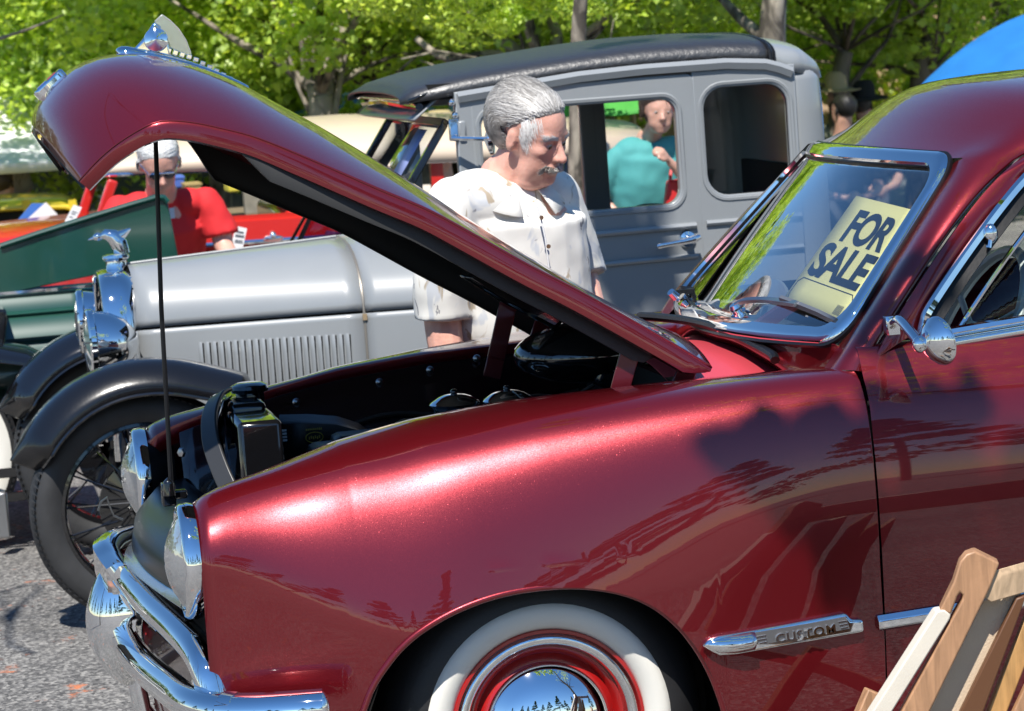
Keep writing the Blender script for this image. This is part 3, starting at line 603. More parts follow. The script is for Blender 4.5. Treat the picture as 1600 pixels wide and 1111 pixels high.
# upper chrome bar: far piece with its crooked end, near piece that turns down
near = [V(-.795, .02, .610), V(-.783, -.12, .604), V(-.757, -.33, .590), V(-.722, -.54, .573), V(-.697, -.68, .553), V(-.684, -.745, .525), V(-.676, -.768, .48), V(-.670, -.775, .44)]
sweep_bar('grille_bar', near, [(-.036, -.026), (-.036, .018), (-.01, .030), (.014, .026), (.028, .010), (.031, -.008), (.021, -.026), (0, -.033)], CHROME, FORD, sm=60)
far = [V(-.800, -.03, .610), V(-.812, .06, .622), V(-.818, .14, .636), V(-.802, .24, .640), V(-.77, .36, .630), V(-.73, .5, .61), V(-.68, .70, .58)]
sweep_bar('grille_bar', far, [(-.034, -.034), (-.034, .022), (-.01, .034), (.016, .029), (.031, .010), (.033, -.012), (.022, -.034), (0, -.040)], CHROME, FORD, sm=60)
# grey tray on top of the bar
m = M(); m.loft([[V(-.79+.11*abs(t+.05)**1.6, .62*t, .642-.03*t*t), V(-.73+.08*t*t, .60*t, .646), V(-.715+.08*t*t, .60*t, .67)] for t in np.linspace(-1, .6, 20)]); ob('grille_tray', m, mat('dusty_chrome', (.55, .55, .54), .22, .9, bump=.05), FORD, solid=.003)
# bumper
bpath = [V(-.47, -.955, .462), V(-.52, -.945, .462), V(-.60, -.915, .460), V(-.675, -.86, .458), V(-.725, -.76, .458), V(-.752, -.60, .458), V(-.785, -.36, .458), V(-.805, -.12, .458), V(-.810, .12, .458), V(-.80, .36, .458), V(-.775, .6, .458), V(-.735, .78, .458), V(-.66, .88, .458), V(-.55, .94, .458)]
bsec = [(-.022, -.040), (-.032, -.032), (-.028, .028), (-.010, .038), (.013, .032), (.027, .016), (.030, -.003), (.024, -.022), (.010, -.036)]
bm_ = sweep_bar('bumper', bpath, [(-a, b) for a, b in bsec][::-1], CHROME, FORD, n=8, sm=60)
m = M(); m.ell(V(-.472, -.952, .461), (.016, .022, .036), 18, 12); ob('bumper_end', m, CHROME, bm_)
q = U(297, 1068, -.86)
m = M(); m.ribbon([V(-.640, -.890, .459), V(-.652, -.880, .459), V(-.664, -.869, .459)], [(a*1.10, b*1.06) for a, b in [(-a, b) for a, b in bsec][::-1]], V(0, 0, 1)); ob('bumper_seam', m, CHROME, bm_)
# bumper guard
m = M(); rows = []
for i in range(17):
    t = i/16; z = lerp(.612, .345, t); bul = math.sin(math.pi*min(1, t*.92+.08))**.7; w_ = .030+.042*bul; pr_ = .010+.070*bul
    rows.append([V(-.805-pr_*max(0, math.cos(a))+.03*(1 if math.cos(a) < 0 else 0), .06+w_*math.sin(a), z) for a in np.linspace(-math.pi*.62, math.pi*.62, 19)])
m.loft(rows); m.add([rows[0][i] for i in range(19)], [tuple(range(19))]); ob('bumper_guard', m, CHROME, FORD, sm=70, solid=.004)
# valance under the bumper with bright ribs
m = M(); m.loft([[V(-.76+.13*t*t, .80*t, .44), V(-.75+.13*t*t, .80*t, .30), V(-.69+.13*t*t, .78*t, .22)] for t in np.linspace(-1, 1, 25)]); va = ob('valance', m, MAROON, FORD, sm=60, solid=.003)
for k, t in enumerate((-.10, .06, .16)):
    x = -.785+.13*t*t; m = M(); m.tube([V(x+.01, .8*t, .42), V(x, .8*t, .36), V(x+.01, .8*t, .28), V(x+.06, .8*t, .20)], .022 if k == 1 else .012, 12); ob('valance_rib', m, CHROME, va)
# --- wheels
def wheel(s, x=0.02):
    o = V(x, s*.80, .335); ax = V(0, s, 0)
    W_ = bpy.data.objects.new('wheel', None); COL.objects.link(W_); W_.parent = FORD; W_.location = o-ORG[FORD.name]; ORG[W_.name] = o
    m = M(); m.lathe([(.262, .012), (.285, .008), (.315, -.012), (.338, -.045), (.345, -.075), (.345, -.135), (.33, -.17), (.24, -.18), (.2, -.15)], o, ax, 72); ob('tyre', m, RUBBER, W_, sm=60)
    m = M(); m.lathe([(.2635, .010), (.262, .0135), (.25, .020), (.235, .021), (.218, .014), (.207, .004), (.203, -.01)], o, ax, 72); ob('whitewall', m, WWALL, W_, sm=60)
    m = M(); m.lathe([(.203, -.012), (.209, .004), (.206, .010), (.200, .010), (.196, .002), (.192, -.012), (.175, -.02), (.166, -.012), (.158, -.016), (.150, -.03), (.143, -.022), (.131, -.008), (.10, 0)], o, ax, 72); ob('rim', m, REDW, W_, sm=50)
    m = M(); m.lathe([(.196, .000), (.1935, .008), (.186, .011), (.176, .006), (.170, -.006), (.168, -.016)], o, ax, 72); ob('trim_ring', m, CHROME, W_, sm=60)
    m = M(); m.lathe([(.133, -.012), (.132, .0), (.128, .006), (.122, .010), (.105, .024), (.08, .036), (.05, .044), (.02, .047), (0, .0475)], o, ax, 72); hc = ob('hubcap', m, CHROME, W_, sm=60)
    return W_
wheel(-1); wheel(1)
# --- trim on the flank
YF = -.906
m = M(); o0 = U(1097, 1007, YF); px = lambda x, y, d=0.: U(x, y, YF)+V(0, -d, 0)
out = [(1096, 1007), (1104, 998), (1120, 992), (1150, 987), (1180, 982), (1319, 956), (1327, 966), (1346, 966), (1348, 986), (1200, 1012), (1150, 1021), (1122, 1023), (1108, 1016)]
cen = [(1097, 1007)]+[]
m.prism([px(*p) for p in out], (0, -.016, 0)); tb = ob('trim_badge', m, CHROME, FORD, bev=.007, bseg=4)
m = M(); rows = []
for t in np.linspace(0, 1, 12):                      # bullet-shaped nose swelling out of the base
    x = lerp(1097, 1176, t); yt = np.interp(x, [1096, 1104, 1120, 1150, 1180], [1007, 998.5, 992.5, 987.5, 982.5]); yb = np.interp(x, [1096, 1108, 1122, 1150, 1200], [1007.5, 1016, 1022, 1020, 1011]); sw = .026*math.sqrt(min(1, t*1.3+.02))
    rows.append([U(x, lerp(yt, yb, k), YF)+V(0, -.006-sw*math.sin(math.pi*k)**.7, 0) for k in np.linspace(0, 1, 11)])
m.loft(rows); ob('bullet_nose', m, CHROME, tb, sm=80, solid=.002)
m = M(); pl = [(1170, 987), (1318, 962), (1324, 980), (1192, 1004), (1181, 1002)]
m.prism([px(*p, d=.0160) for p in pl], (0, -.0012, 0)); ob('badge_plate', m, mat('pewter', (.34, .34, .35), .35, .9), tb)
dx = (px(1300, 976)-px(1200, 994)).normalized(); upv = (px(1250, 975)-px(1253, 1000)); upv = (upv-dx*upv.dot(dx)).normalized()
tv = place(text_mesh('CUSTOM', .026, .0008, 1.12, .0, .002, space=1.18), px(1256, 994, .0185), dx, upv, V(0, -1, 0)); m = M(); m.add(*tv); ob('badge_lettering', m, CHROME, tb, sm=None)
for k in range(3):
    for xa, xb in((1178, 1193), (1306, 1321)):
        y0 = lerp(990, 1000, k/2)-(xa-1178)*.18+3; m = M(); m.bar(px(xa+k*2, y0, .018), px(xb+(k if xa < 1200 else 0), y0-2.6, .018), .002, .003, (0, -1, 0)); ob('badge_bar', m, CHROME, tb)
m = M(); a_, b_ = U(1371, 974, YF-.003), U(1471, 958, YF-.003); m.ribbon([a_, b_, b_+(b_-a_)*4], [(-.012, -.004), (-.018, .001), (-.006, .012), (.010, .012), (.018, .001), (.013, -.004)], V(0, -1, 0)); ob('trim_strip', m, CHROME, DL, sm=40, bev=.002)
# --- outside mirror
b0 = U(1393, 508, -.80); b1 = U(1405, 500, -.86); b2 = U(1422, 518, -.93); b3 = U(1437, 538, -.985)
m = M(); m.tube(cat([b0, b1, b2, b3], 6), .011, 12); m.ell(b3, (.016, .016, .018), 14, 10); m.box(b0, (.03, .02, .04)); mr = ob('side_mirror', m, CHROME, DL, sm=60)
hc_ = U(1466, 533, -.985); ax = V(-.90, -.28, -.14)
m = M(); m.lathe([(0, .036), (.02, .032), (.036, .021), (.048, .007), (.052, 0), (.052, -.006), (.047, -.007), (0, -.005)], hc_, ax, 40); m.tube([b3, hc_+V(-.03, -.01, 0)], .007, 8); ob('mirror_head', m, CHROME, mr, sm=60)
m = M(); m.tube([hc_+V(-.028, -.02, .012), U(1448, 512, -.98), U(1452, 500, -.97)], .006, 8); ob('mirror_bracket', m, CHROME, mr)
# ============================================================ FOR SALE SIGN
PAPER = mat('yellow_card', (.92, .77, .29), .6)
INK = mat('black_ink', (.012, .012, .015), .6)
sg = [(1338, 306), (1438, 331), (1313, 507), (1222, 470)]
ab = [on_ws(x, y, -.035) for x, y in sg]; cn = [WS(a, b, -.035) for a, b in ab]
SIGN = thing('for_sale_sign', 'yellow FOR SALE card leaning behind the windshield of the maroon sedan', 'sign', cn[2])
X_ = ((cn[1]-cn[0])+(cn[2]-cn[3])).normalized(); wS = ((cn[1]-cn[0]).length+(cn[2]-cn[3]).length)/2; Y0 = ((cn[0]-cn[3])+(cn[1]-cn[2]))/2; hS = Y0.length
def sp(u, v, off=0.):                                # bilinear spot on the card
    q = cn[3].lerp(cn[2], u).lerp(cn[0].lerp(cn[1], u), v); return q+NS*off
NS = X_.cross(Y0).normalized(); NS = NS if NS.dot(Vector(CC)-cn[0]) > 0 else -NS
m = M(); m.loft([[sp(u, v) for u in np.linspace(0, 1, 6)] for v in np.linspace(0, 1, 8)]); ob('card', m, PAPER, SIGN, solid=.0008)
def put_text(body, u0, u1, v0, v1, bold, par, name):
    v, f = text_mesh(body, 1., bold, 1., 0., 0., 'LEFT', .92); x0 = min(q.x for q in v); x1 = max(q.x for q in v); y0 = min(q.y for q in v); y1 = max(q.y for q in v)
    m = M(); m.add([sp(lerp(u0, u1, (q.x-x0)/(x1-x0)), lerp(v0, v1, (q.y-y0)/(y1-y0)), .0014) for q in v], f); return ob(name, m, INK, par, sm=None)
put_text('FOR', .20, .86, .60, .90, .035, SIGN, 'lettering'); put_text('SALE', .06, .90, .265, .575, .035, SIGN, 'lettering')
m = M(); loop = [(.06, .03), (.03, .08), (.03, .19), (.08, .235), (.90, .235), (.95, .19), (.95, .12)]
m.tube([sp(u, v, .001) for u, v in loop], .0012, 5); ob('printed_box', m, INK, SIGN)
for k in range(6): m = M(); m.add([sp(.80+.018*k, .05, .0013), sp(.808+.018*k, .05, .0013), sp(.808+.018*k, .13, .0013), sp(.80+.018*k, .13, .0013)], [(0, 1, 2, 3)]); ob('printed_bar', m, INK, SIGN, sm=None)
# ============================================================ WOODEN CHAIR, lower right (folding sling chair seen from behind)
def wood(name, c):
    if name in MATS: return MATS[name]
    m = mat(name, c, .45, bump=.05, bscale=60); n = m.node_tree.nodes; L = m.node_tree.links; b = n['Principled BSDF']
    tc = n.new('ShaderNodeTexCoord'); mp = n.new('ShaderNodeMapping'); mp.inputs['Scale'].default_value = (40, 40, 3.5); wv = n.new('ShaderNodeTexNoise'); wv.inputs['Scale'].default_value = 1.5; wv.inputs['Detail'].default_value = 6; wv.inputs['Distortion'].default_value = 1.2
    L.new(tc.outputs['Object'], mp.inputs[0]); L.new(mp.outputs[0], wv.inputs['Vector']); r = n.new('ShaderNodeValToRGB'); r.color_ramp.elements[0].position = .35; r.color_ramp.elements[1].position = .68
    r.color_ramp.elements[0].color = (*[k*.72 for k in c], 1); r.color_ramp.elements[1].color = (*[min(1, k*1.12) for k in c], 1); L.new(wv.outputs['Fac'], r.inputs[0]); L.new(r.outputs[0], b.inputs['Base Color']); return m
WD = wood('brown_wood', (.43, .235, .125)); WL = wood('pale_wood', (.60, .42, .26)); CANV = mat('cream_canvas', (.66, .60, .50), .85, bump=.06, bscale=300, var=.06, vscale=8)
yc = -1.55
CH = thing('wooden_chair', 'folding wooden sling chair with cream canvas at the lower right beside the maroon door', 'chair', V(*(U(1480, 1110, yc).x, yc, 0)))
dn = (U(1385, 1111, yc)-U(1525, 880, yc)).normalized()
def cp(x, y, yy=yc): return U(x, y, yy)
out = [(1500, 873), (1512, 863), (1523, 860), (1561, 878), (1544, 921), (1528, 960), (1490, 1030), (1452, 1111), (1422, 1170), (1392, 1170), (1385, 1160), (1470, 960)]
# the rail: rounded top, slot built as a real notch
poly = [cp(x, y) for x, y in((1468, 955), (1490, 910), (1500, 878), (1510, 866), (1524, 861), (1562, 880), (1546, 921), (1420, 1180), (1372, 1180), (1490, 962), (1497, 950), (1503, 938), (1505, 930), (1500, 926), (1496, 932), (1486, 960))]
m = M(); m.prism(poly, (.012, .042, .0)); ob('rail', m, WD, CH, bev=.004, bseg=3)
m = M(); m.prism([cp(x, y) for x, y in((1533, 938), (1558, 886), (1575, 896), (1553, 944))], (.42, .10, -.02)); m2 = M()
a = [cp(x, y, yc+.01) for x, y in((1534, 933), (1555, 890), (1569, 898), (1548, 942))]
m2.prism(a, V(.50, .20, .03)); ob('crossbar', m2, WL, CH, bev=.003)
cl = [(1464, 955), (1476, 953), (1486, 961), (1484, 968), (1352, 1180), (1320, 1180)]
m = M(); m.prism([cp(x, y, yc-.004) for x, y in cl], (.005, .04, 0)); ob('canvas_edge', m, CANV, CH, bev=.003)
for nm, pl, y_, mt_ in(('back_panel', ((1536, 938), (1598, 920), (1502, 1180), (1416, 1180)), .055, mat('tan_canvas', (.60, .47, .33), .85, bump=.2, bscale=300, var=.05)), ('slat', ((1588, 935), (1604, 930), (1512, 1180), (1468, 1180)), .035, mat('dark_brown_wood', (.12, .05, .02), .5)), ('slat', ((1606, 955), (1650, 915), (1548, 1180), (1516, 1180)), .06, wood('honey_wood', (.48, .27, .10))), ('slat', ((1648, 975), (1700, 930), (1610, 1180), (1552, 1180)), .03, WD)):
    m = M(); m.prism([cp(x, yv, yc+y_) for x, yv in pl], (.006, .025, 0)); ob(nm, m, mt_, CH, bev=.003)
# lower frame out of the picture: legs to the ground
g0 = cp(1405, 1150)
for a_, b_ in((g0+V(0, .02, -.02), V(g0.x-.22, yc+.02, .02)), (V(g0.x-.02, yc+.06, .36), V(g0.x+.40, yc+.06, .02)), (V(g0.x+.10, yc+.45, .40), V(g0.x-.10, yc+.45, .02))): m = M(); m.bar(a_, b_, .045, .03, (0, 1, 0)); ob('leg', m, WD, CH, bev=.003)
# ============================================================ GREY ANTIQUE SEDAN (second row)
YC, YN = 3.3, 2.68
GA = thing('grey_antique_sedan', 'grey antique sedan with black fabric roof and louvered hood behind the maroon car', 'car', (0.5, YC, 0))
def mir(q): return V(q.x, 2*YC-q.y, q.z)
def shape2d(outer, holes=(), depth=.02, bev=0.0):    # filled outline with holes -> (verts, faces) in the x-y plane
    c = bpy.data.curves.new('s', 'CURVE'); c.dimensions = '2D'; c.fill_mode = 'BOTH'; c.extrude = depth/2; c.bevel_depth = bev; c.bevel_resolution = 2
    for lp in [outer]+list(holes):
        s = c.splines.new('POLY'); s.points.add(len(lp)-1); s.use_cyclic_u = True
        for p, q in zip(s.points, lp): p.co = (q[0], q[1], 0, 1)
    o = bpy.data.objects.new('s', c); me = bpy.data.meshes.new_from_object(o); v = [q.co.copy() for q in me.vertices]; f = [tuple(p.vertices) for p in me.polygons]
    bpy.data.objects.remove(o); bpy.data.curves.remove(c); bpy.data.meshes.remove(me); return v, f
def rrect(x0, x1, z0, z1, r, n=6, tr=None):
    P = []; rs = [r, r, r, r] if tr is None else tr
    for (cx, cz, a0), rr_ in zip(((x1, z1, 0), (x0, z1, 90), (x0, z0, 180), (x1, z0, 270)), rs):
        sx = -1 if cx == x1 else 1; sz = -1 if cz == z1 else 1
        for i in range(n+1):
            t = R(a0+90*i/n); P.append((cx+sx*rr_+rr_*math.cos(t), cz+sz*rr_+rr_*math.sin(t)))
    return P
def panel(name, outer, holes, y, mt, par, depth=.03, bev=.006):
    v, f = shape2d(outer, holes, depth, bev); m = M(); m.add([V(q.x, y+q.z, q.y) for q in v], f); return ob(name, m, mt, par, sm=45)
XF, XB = .535, 1.50
win1 = rrect(.605, 1.262, 1.175, 1.530, .055); win2 = rrect(1.345, 1.640, 1.190, 1.553, .075)
for s in(0, 1):
    yy = YN if s == 0 else 2*YC-YN
    d = panel('door', rrect(.585, 1.318 if s == 0 else 1.262, .47, 1.594, .02), [win1 if s == 0 else rrect(.605, 1.215, 1.015, 1.530, .055)], yy, GREY, GA)
    g_ = M(); g_.add([V(.60, yy+.006*(1-2*s)+.004, 1.17), V(1.27, yy+.01, 1.17), V(1.27, yy+.01, 1.54), V(.60, yy+.01, 1.54)], [(0, 1, 2, 3)])
    if s == 0:
        for z_, zz in((1.105, .014), (1.005, .012)):
            m = M(); m.tube([V(.60, yy-.022, z_-.004), V(1.30, yy-.022, z_)], zz, 8, flat=.8); ob('belt_moulding', m, GREY, d)
        # window reveal
        m = M(); m.tube([V(x, yy-.018, z) for x, z in rrect(.597, 1.270, 1.167, 1.538, .06)], .009, 6, closed=True); ob('window_reveal', m, GREY, d)
        q = V(1.268, yy-.022, 1.062); m = M(); m.lathe([(.0, .035), (.012, .034), (.014, .012), (.026, .008), (.030, 0)], q, (0, -1, 0), 18); m.tube(cat([q+V(.03, -.045, .008), q+V(.0, -.048, 0), q+V(-.06, -.050, -.006), q+V(-.115, -.046, -.012)], 4), [.011, .012, .013, .014, .013, .012, .011, .010, .009, .009, .010, .011, .008], 10); ob('door_handle', m, CHROME, d)
    xq = 1.322 if s == 0 else 1.266; qo = [(xq, .47), (1.66, .47), (1.66, 1.60), (xq, 1.60)]
    qp = panel('quarter_panel', qo, [win2 if s == 0 else rrect(1.298, 1.640, 1.05, 1.553, .06)], yy, GREY, GA)
    if s == 0:
        m = M(); m.tube([V(x, yy-.018, z) for x, z in rrect(1.337, 1.648, 1.182, 1.561, .08)], .008, 6, closed=True); ob('window_reveal', m, GREY, qp)
        for z_ in(1.108, 1.005): m = M(); m.tube([V(1.335, yy-.02, z_), V(1.66, yy-.02, z_)], .013, 8, flat=.8); ob('belt_moulding', m, GREY, qp)
        gl = M(); gl.box((1.49, yy+.012, 1.37), (.33, .004, .40)); ob('window_glass', gl, GLASS, qp)
        rb = M(); rb.tube([V(x, yy-.006, z) for x, z in win2], .008, 6, closed=True); ob('window_rubber', rb, BLACKS, qp)
    pst = panel('front_pillar', [(XF, .47), (.581, .47), (.581, 1.594), (XF, 1.59)], [], yy, GREY, GA)
# rounded rear corners and back
m = M(); rows = []
for z, k in((.47, 0), (.9, 0), (1.2, -.002), (1.45, -.006), (1.55, -.012), (1.585, -.03)):
    row = []
    for a in np.linspace(0, 90, 10): row.append(V(1.66+(.145+k)*math.sin(R(a)), YN+.165-(.165+.3*k*0)*math.cos(R(a))-k*.6*math.cos(R(a)), z))
    row += [V(1.805+k, y, z) for y in np.linspace(YN+.25, YC, 4)]
    rows.append(row+[mir(q) for q in row[::-1]][1:])
m.loft(rows); ob('rear_panel', m, GREY, GA, sm=60, solid=.004)
# roof: grey surround, black fabric
TOPX = [.36, .41, .54, .70, .854, 1.0, 1.195, 1.423, 1.55, 1.651, 1.73, 1.79, 1.80]
TOPZ = [1.60, 1.632, 1.664, 1.683, 1.696, 1.71, 1.722, 1.722, 1.714, 1.703, 1.688, 1.64, 1.565]
DRX = [.36, .544, .681, .938, 1.151, 1.432, 1.583, 1.657, 1.80]; DRZ = [1.565, 1.585, 1.598, 1.622, 1.630, 1.630, 1.617, 1.585, 1.555]
def roof_rows(x0, x1, n, off=0.):
    rows = []
    for x in np.linspace(x0, x1, n):
        zc = float(np.interp(x, TOPX, TOPZ)); zd = float(np.interp(x, DRX, DRZ)); hw = .625-max(0, x-1.64)**2*5.0; hw = min(hw, .625-max(0, .45-x)*.45); row = []
        for k in range(21):
            th = -math.pi/2+math.pi*k/20; c = abs(math.cos(th))**.5; row.append(V(x, YC+(hw+off)*math.sin(th), zd+(zc-zd)*c+off*.5))
        rows.append(row)
    return rows
m = M(); m.loft(roof_rows(.36, 1.60, 24, .004)); ob('fabric_roof', m, mat('black_top_fabric', (.016, .016, .018), .48, 0, .3, .35, spec=1.0, bump=.35, bscale=55), GA, sm=80, solid=.008)
m = M(); m.loft(roof_rows(1.585, 1.70, 8, -.006)+roof_rows(1.71, 1.80, 12, -.010)); ob('rear_dome', m, GREY, GA, sm=80, solid=.006)
m = M(); rr_ = roof_rows(1.588, 1.60, 2, .008)[0]; m.tube(rr_, .007, 6); rr_ = roof_rows(1.605, 1.62, 2, .006)[0]; m.tube(rr_, .004, 6); ob('roof_binding', m, BLACKS, GA)
dr = [V(x, YN-.024, float(np.interp(x, DRX, DRZ))-.006) for x in np.linspace(.54, 1.655, 26)]
m = M(); m.ribbon([q+V(0, 0, -.002) for q in dr], [(-.014, -.010), (.014, -.010), (.010, .012), (-.014, .014)], V(0, -.5, .85)); ob('drip_rail', m, GREY, GA, sm=50)
for c_, d_ in(((1.0, YN+.03, 1.60), (1.10, .05, .05)), ((1.0, 2*YC-YN-.03, 1.60), (1.10, .05, .05)), ((1.05, YC, .44), (1.40, 1.1, .04)), ((1.79, YC, 1.0), (.02, 1.0, .5))): m = M(); m.box(c_, d_); ob('cabin_lining', m, BLACKM, GA)
# seat, dash
m = M(); m.box((1.50, YC, .80), (.16, 1.05, .40)); m.box((1.27, YC, .66), (.5, 1.05, .16)); ob('bench_seat', m, mat('charcoal_cloth', (.03, .03, .035), .9), GA, bev=.04, bseg=3)
m = M(); c0 = V(.78, YC-.3, 1.12); x_, y_, z_ = frame((-.75, 0, .6)); m.tube([c0+(x_*math.cos(a)+y_*math.sin(a))*.20 for a in np.linspace(0, 2*math.pi, 33)[:-1]], .012, 8, closed=True); m.tube([c0, c0+z_*-.4], .015, 8); ob('steering_wheel', m, BLACKS, GA)
CU = thing('blue_cushion', 'blue cloth cushion on the seat inside the grey sedan door window', 'cushion', V(1.30, 3.25, .74)); m = M(); m.ell(V(1.30, 3.25, 1.03), (.16, .30, .12), 20, 12); m.ell(V(1.30, 3.25, .90), (.10, .26, .15), 16, 10); ob('cover', m, mat('blue_denim', (.05, .11, .24), .85, bump=.2, bscale=30), CU, rem=.015, smo=2)
# cowl and hood: loft of arched sections
def hood_sec(x, top=True):
    t = (x+.52)/1.05; hw = lerp(.27, .585, max(0, t)**1.15); zt = lerp(1.085, 1.135, t); zs = lerp(.888, .905, t)
    return hw, zt, zs
def hood_rows(x0, x1, n, k0, k1, side=1):
    rows = []
    for x in np.linspace(x0, x1, n):
        hw, zt, zs = hood_sec(x); row = []
        for k in np.linspace(k0, k1, 17):                # 0 bottom of the side .. 1 top centre
            if k < .5: row.append(V(x, YC-side*(hw+.004*math.sin(k*6)), lerp(.60, zs, k*2)))
            else:
                a = (k-.5)*2*math.pi/2; row.append(V(x, YC-side*hw*math.cos(a)**.8 if a < math.pi/2-1e-6 else YC, zs+(zt-zs)*math.sin(a)**.9))
        rows.append(row)
    return rows
for s in(1, -1):
    m = M(); m.loft(hood_rows(-.515, .205, 14, 0, .495, s), flip=s < 0); hs = ob('hood_side', m, GREY, GA, sm=60, solid=.004)
    m = M(); m.loft(hood_rows(-.515, .205, 14, .505, 1, s), flip=s < 0); ob('hood_top', m, GREY, GA, sm=60, solid=.004)
    m = M(); m.loft(hood_rows(.213, .56, 10, 0, .495, s), flip=s < 0); ob('cowl_side', m, GREY, GA, sm=60, solid=.004)
    m = M(); m.loft(hood_rows(.213, .56, 10, .502, 1, s), flip=s < 0); ob('cowl_top', m, GREY, GA, sm=60, solid=.004)
    if s == 1:
        # louvres, one by one
        base_m = None
        xs_ = np.linspace(-.318, .150, 22)
        for i, x in enumerate(xs_):
            hw, _, zs = hood_sec(x); y = YC-hw; p0 = V(x, y-.005, .655); p1 = V(x, y-.005, .835)
            m = M(); rows = []
            for t in np.linspace(0, 1, 9):
                e = math.sin(math.pi*t)**.35 if 0 < t < 1 else 0; c = p0.lerp(p1, t)
                rows.append([c+V(-.0085, .002, 0), c+V(-.006, -.006*e, 0), c+V(.001, -.013*e, 0), c+V(.0045, -.014*e, 0), c+V(.0055, .002, 0)])
            m.loft(rows); ob('louver', m, GREY, hs, sm=50)
            m = M(); m.box((p0+p1)/2+V(.0080, -.002, 0), (.0046, .004, .172)); ob('louver_slot', m, BLACKM, hs, sm=None)
        m = M(); hw, zt, zs = hood_sec(.209); m.tube([r_ for r_ in hood_rows(.209, .22, 2, 0, 1, 1)[0]], .005, 6); ob('cowl_band', m, mat('worn_band', (.30, .27, .23), .4, .6), GA)
        c = V(.209, YC-hw-.006, .885); m = M(); m.box(c, (.014, .012, .02)); ob('hood_catch', m, mat('brass_worn', (.3, .22, .13)), hs)
        m = M(); m.tube([V(x, YC, hood_sec(x)[1]+.004) for x in np.linspace(-.515, .20, 8)], .005, 6); ob('hood_hinge', m, GREY, GA)
# shadow-dark underlayer so that the seams are real gaps
m = M(); m.loft([[q+V(0, .02, -.012) for q in r_] for r_ in hood_rows(-.50, .55, 8, 0, 1, 1)]); ob('hood_inner', m, BLACKM, GA)
# windshield opened outwards, visor, side arms
for yy in(YN+.03, 2*YC-YN-.03):
    pass
yw = YN+.06
wt0, wt1 = V(.505, yw, 1.495), V(.505, 2*YC-yw, 1.495); wb0, wb1 = V(.375, yw, 1.305), V(.375, 2*YC-yw, 1.305)
lp = [wt0, wt1, wb1, wb0]; m = M()
for a, b in zip(lp, lp[1:]+lp[:1]): m.bar(a, b, .030, .024, (-.8, 0, .6))
wf = ob('windshield_frame', m, BLACKG, GA, bev=.004); m = M(); m.add(lp, [(0, 1, 2, 3)]); ob('windshield_glass', m, WSGLASS, wf, solid=.004)
m = M(); e = .02; ws2 = [wt0.lerp(wb0, .15)+V(-.012, .16, .008), wt0.lerp(wb0, .15)+V(-.012, .34, .008), wb0.lerp(wt0, .1)+V(-.012, .34, .008), wb0.lerp(wt0, .1)+V(-.012, .16, .008)]; m.add(ws2, [(0, 1, 2, 3)]); ob('windshield_card', m, mat('pale_blue_card', (.28, .34, .62), .6), wf, solid=.001)
m = M(); vis = []
for t in np.linspace(0, 1, 15):
    y = lerp(YN+.01, 2*YC-YN-.01, t); w_ = 1-(2*t-1)**4*.15; row = []
    for k in np.linspace(0, 1, 9): row.append(V(.515-.135*k*w_, y, 1.600-.020*math.sin(k*1.5)-.030*k**2.0-.035*k))
    vis.append(row)
m.loft(vis); ob('sun_visor', m, GREY, GA, sm=60, solid=.006)
m = M(); m.loft([[V(.555-k*.17, y, 1.612-.035*k*k) for k in np.linspace(0, 1, 5)] for y in np.linspace(YN+.0, 2*YC-YN, 9)]); m.tube([V(.42, YN+.02, 1.555), V(.40, YC, 1.572), V(.42, 2*YC-YN-.02, 1.555)], .010, 8); ob('visor_brow', m, BLACKG, GA, solid=.01)
for px, py in((706, 160), (711, 180), (711, 215)): q = U(px, py, YN-.02); mm = M(); mm.ell(q, (.012, .014, .012), 12, 8); ob('visor_bolt', mm, CHROME, GA)
mm = M(); mm.box(U(709, 203, YN-.015), (.03, .02, .07)); ob('hinge_plate', mm, CHROME, GA, bev=.003); mm = M(); mm.box(U(722, 202, YN-.03), (.025, .012, .055)); ob('hinge_plate', mm, GREY, GA, bev=.008)
m = M(); m.tube([U(706, 216, YN-.06), U(760, 217, YN-.10)], .008, 8); ma = ob('mirror_arm', m, CHROME, GA); m = M(); m.lathe([(0, .006), (.05, .0), (.05, -.01), (0, -.03)], U(770, 217, YN-.12), (.9, -.3, 0), 20); ob('mirror_head', m, CHROME, ma)
# radiator shell
m = M(); rows = []
for x, k in((-.615, -.018), (-.622, -.006), (-.618, .004), (-.60, .010), (-.56, .010), (-.515, .008)):
    rows.append([V(x, YC+a, z) for a, z in [(-.27-k, .46)]+[(-(.27+k)*math.cos(R(t))**.55 if t < 90 else 0, .80+(.265+k)*math.sin(R(t))**.75) for t in np.linspace(0, 90, 12)]+[((.27+k)*math.cos(R(t))**.55, .80+(.265+k)*math.sin(R(t))**.75) for t in np.linspace(78, 0, 12)]+[(.27+k, .46)]])
m.loft(rows); rs = ob('radiator_shell', m, CHROME, GA, sm=60, solid=.004)
m = M(); m.box((-.58, YC, .68), (.03, .46, .44)); ob('radiator_core', m, BLACKM, rs)
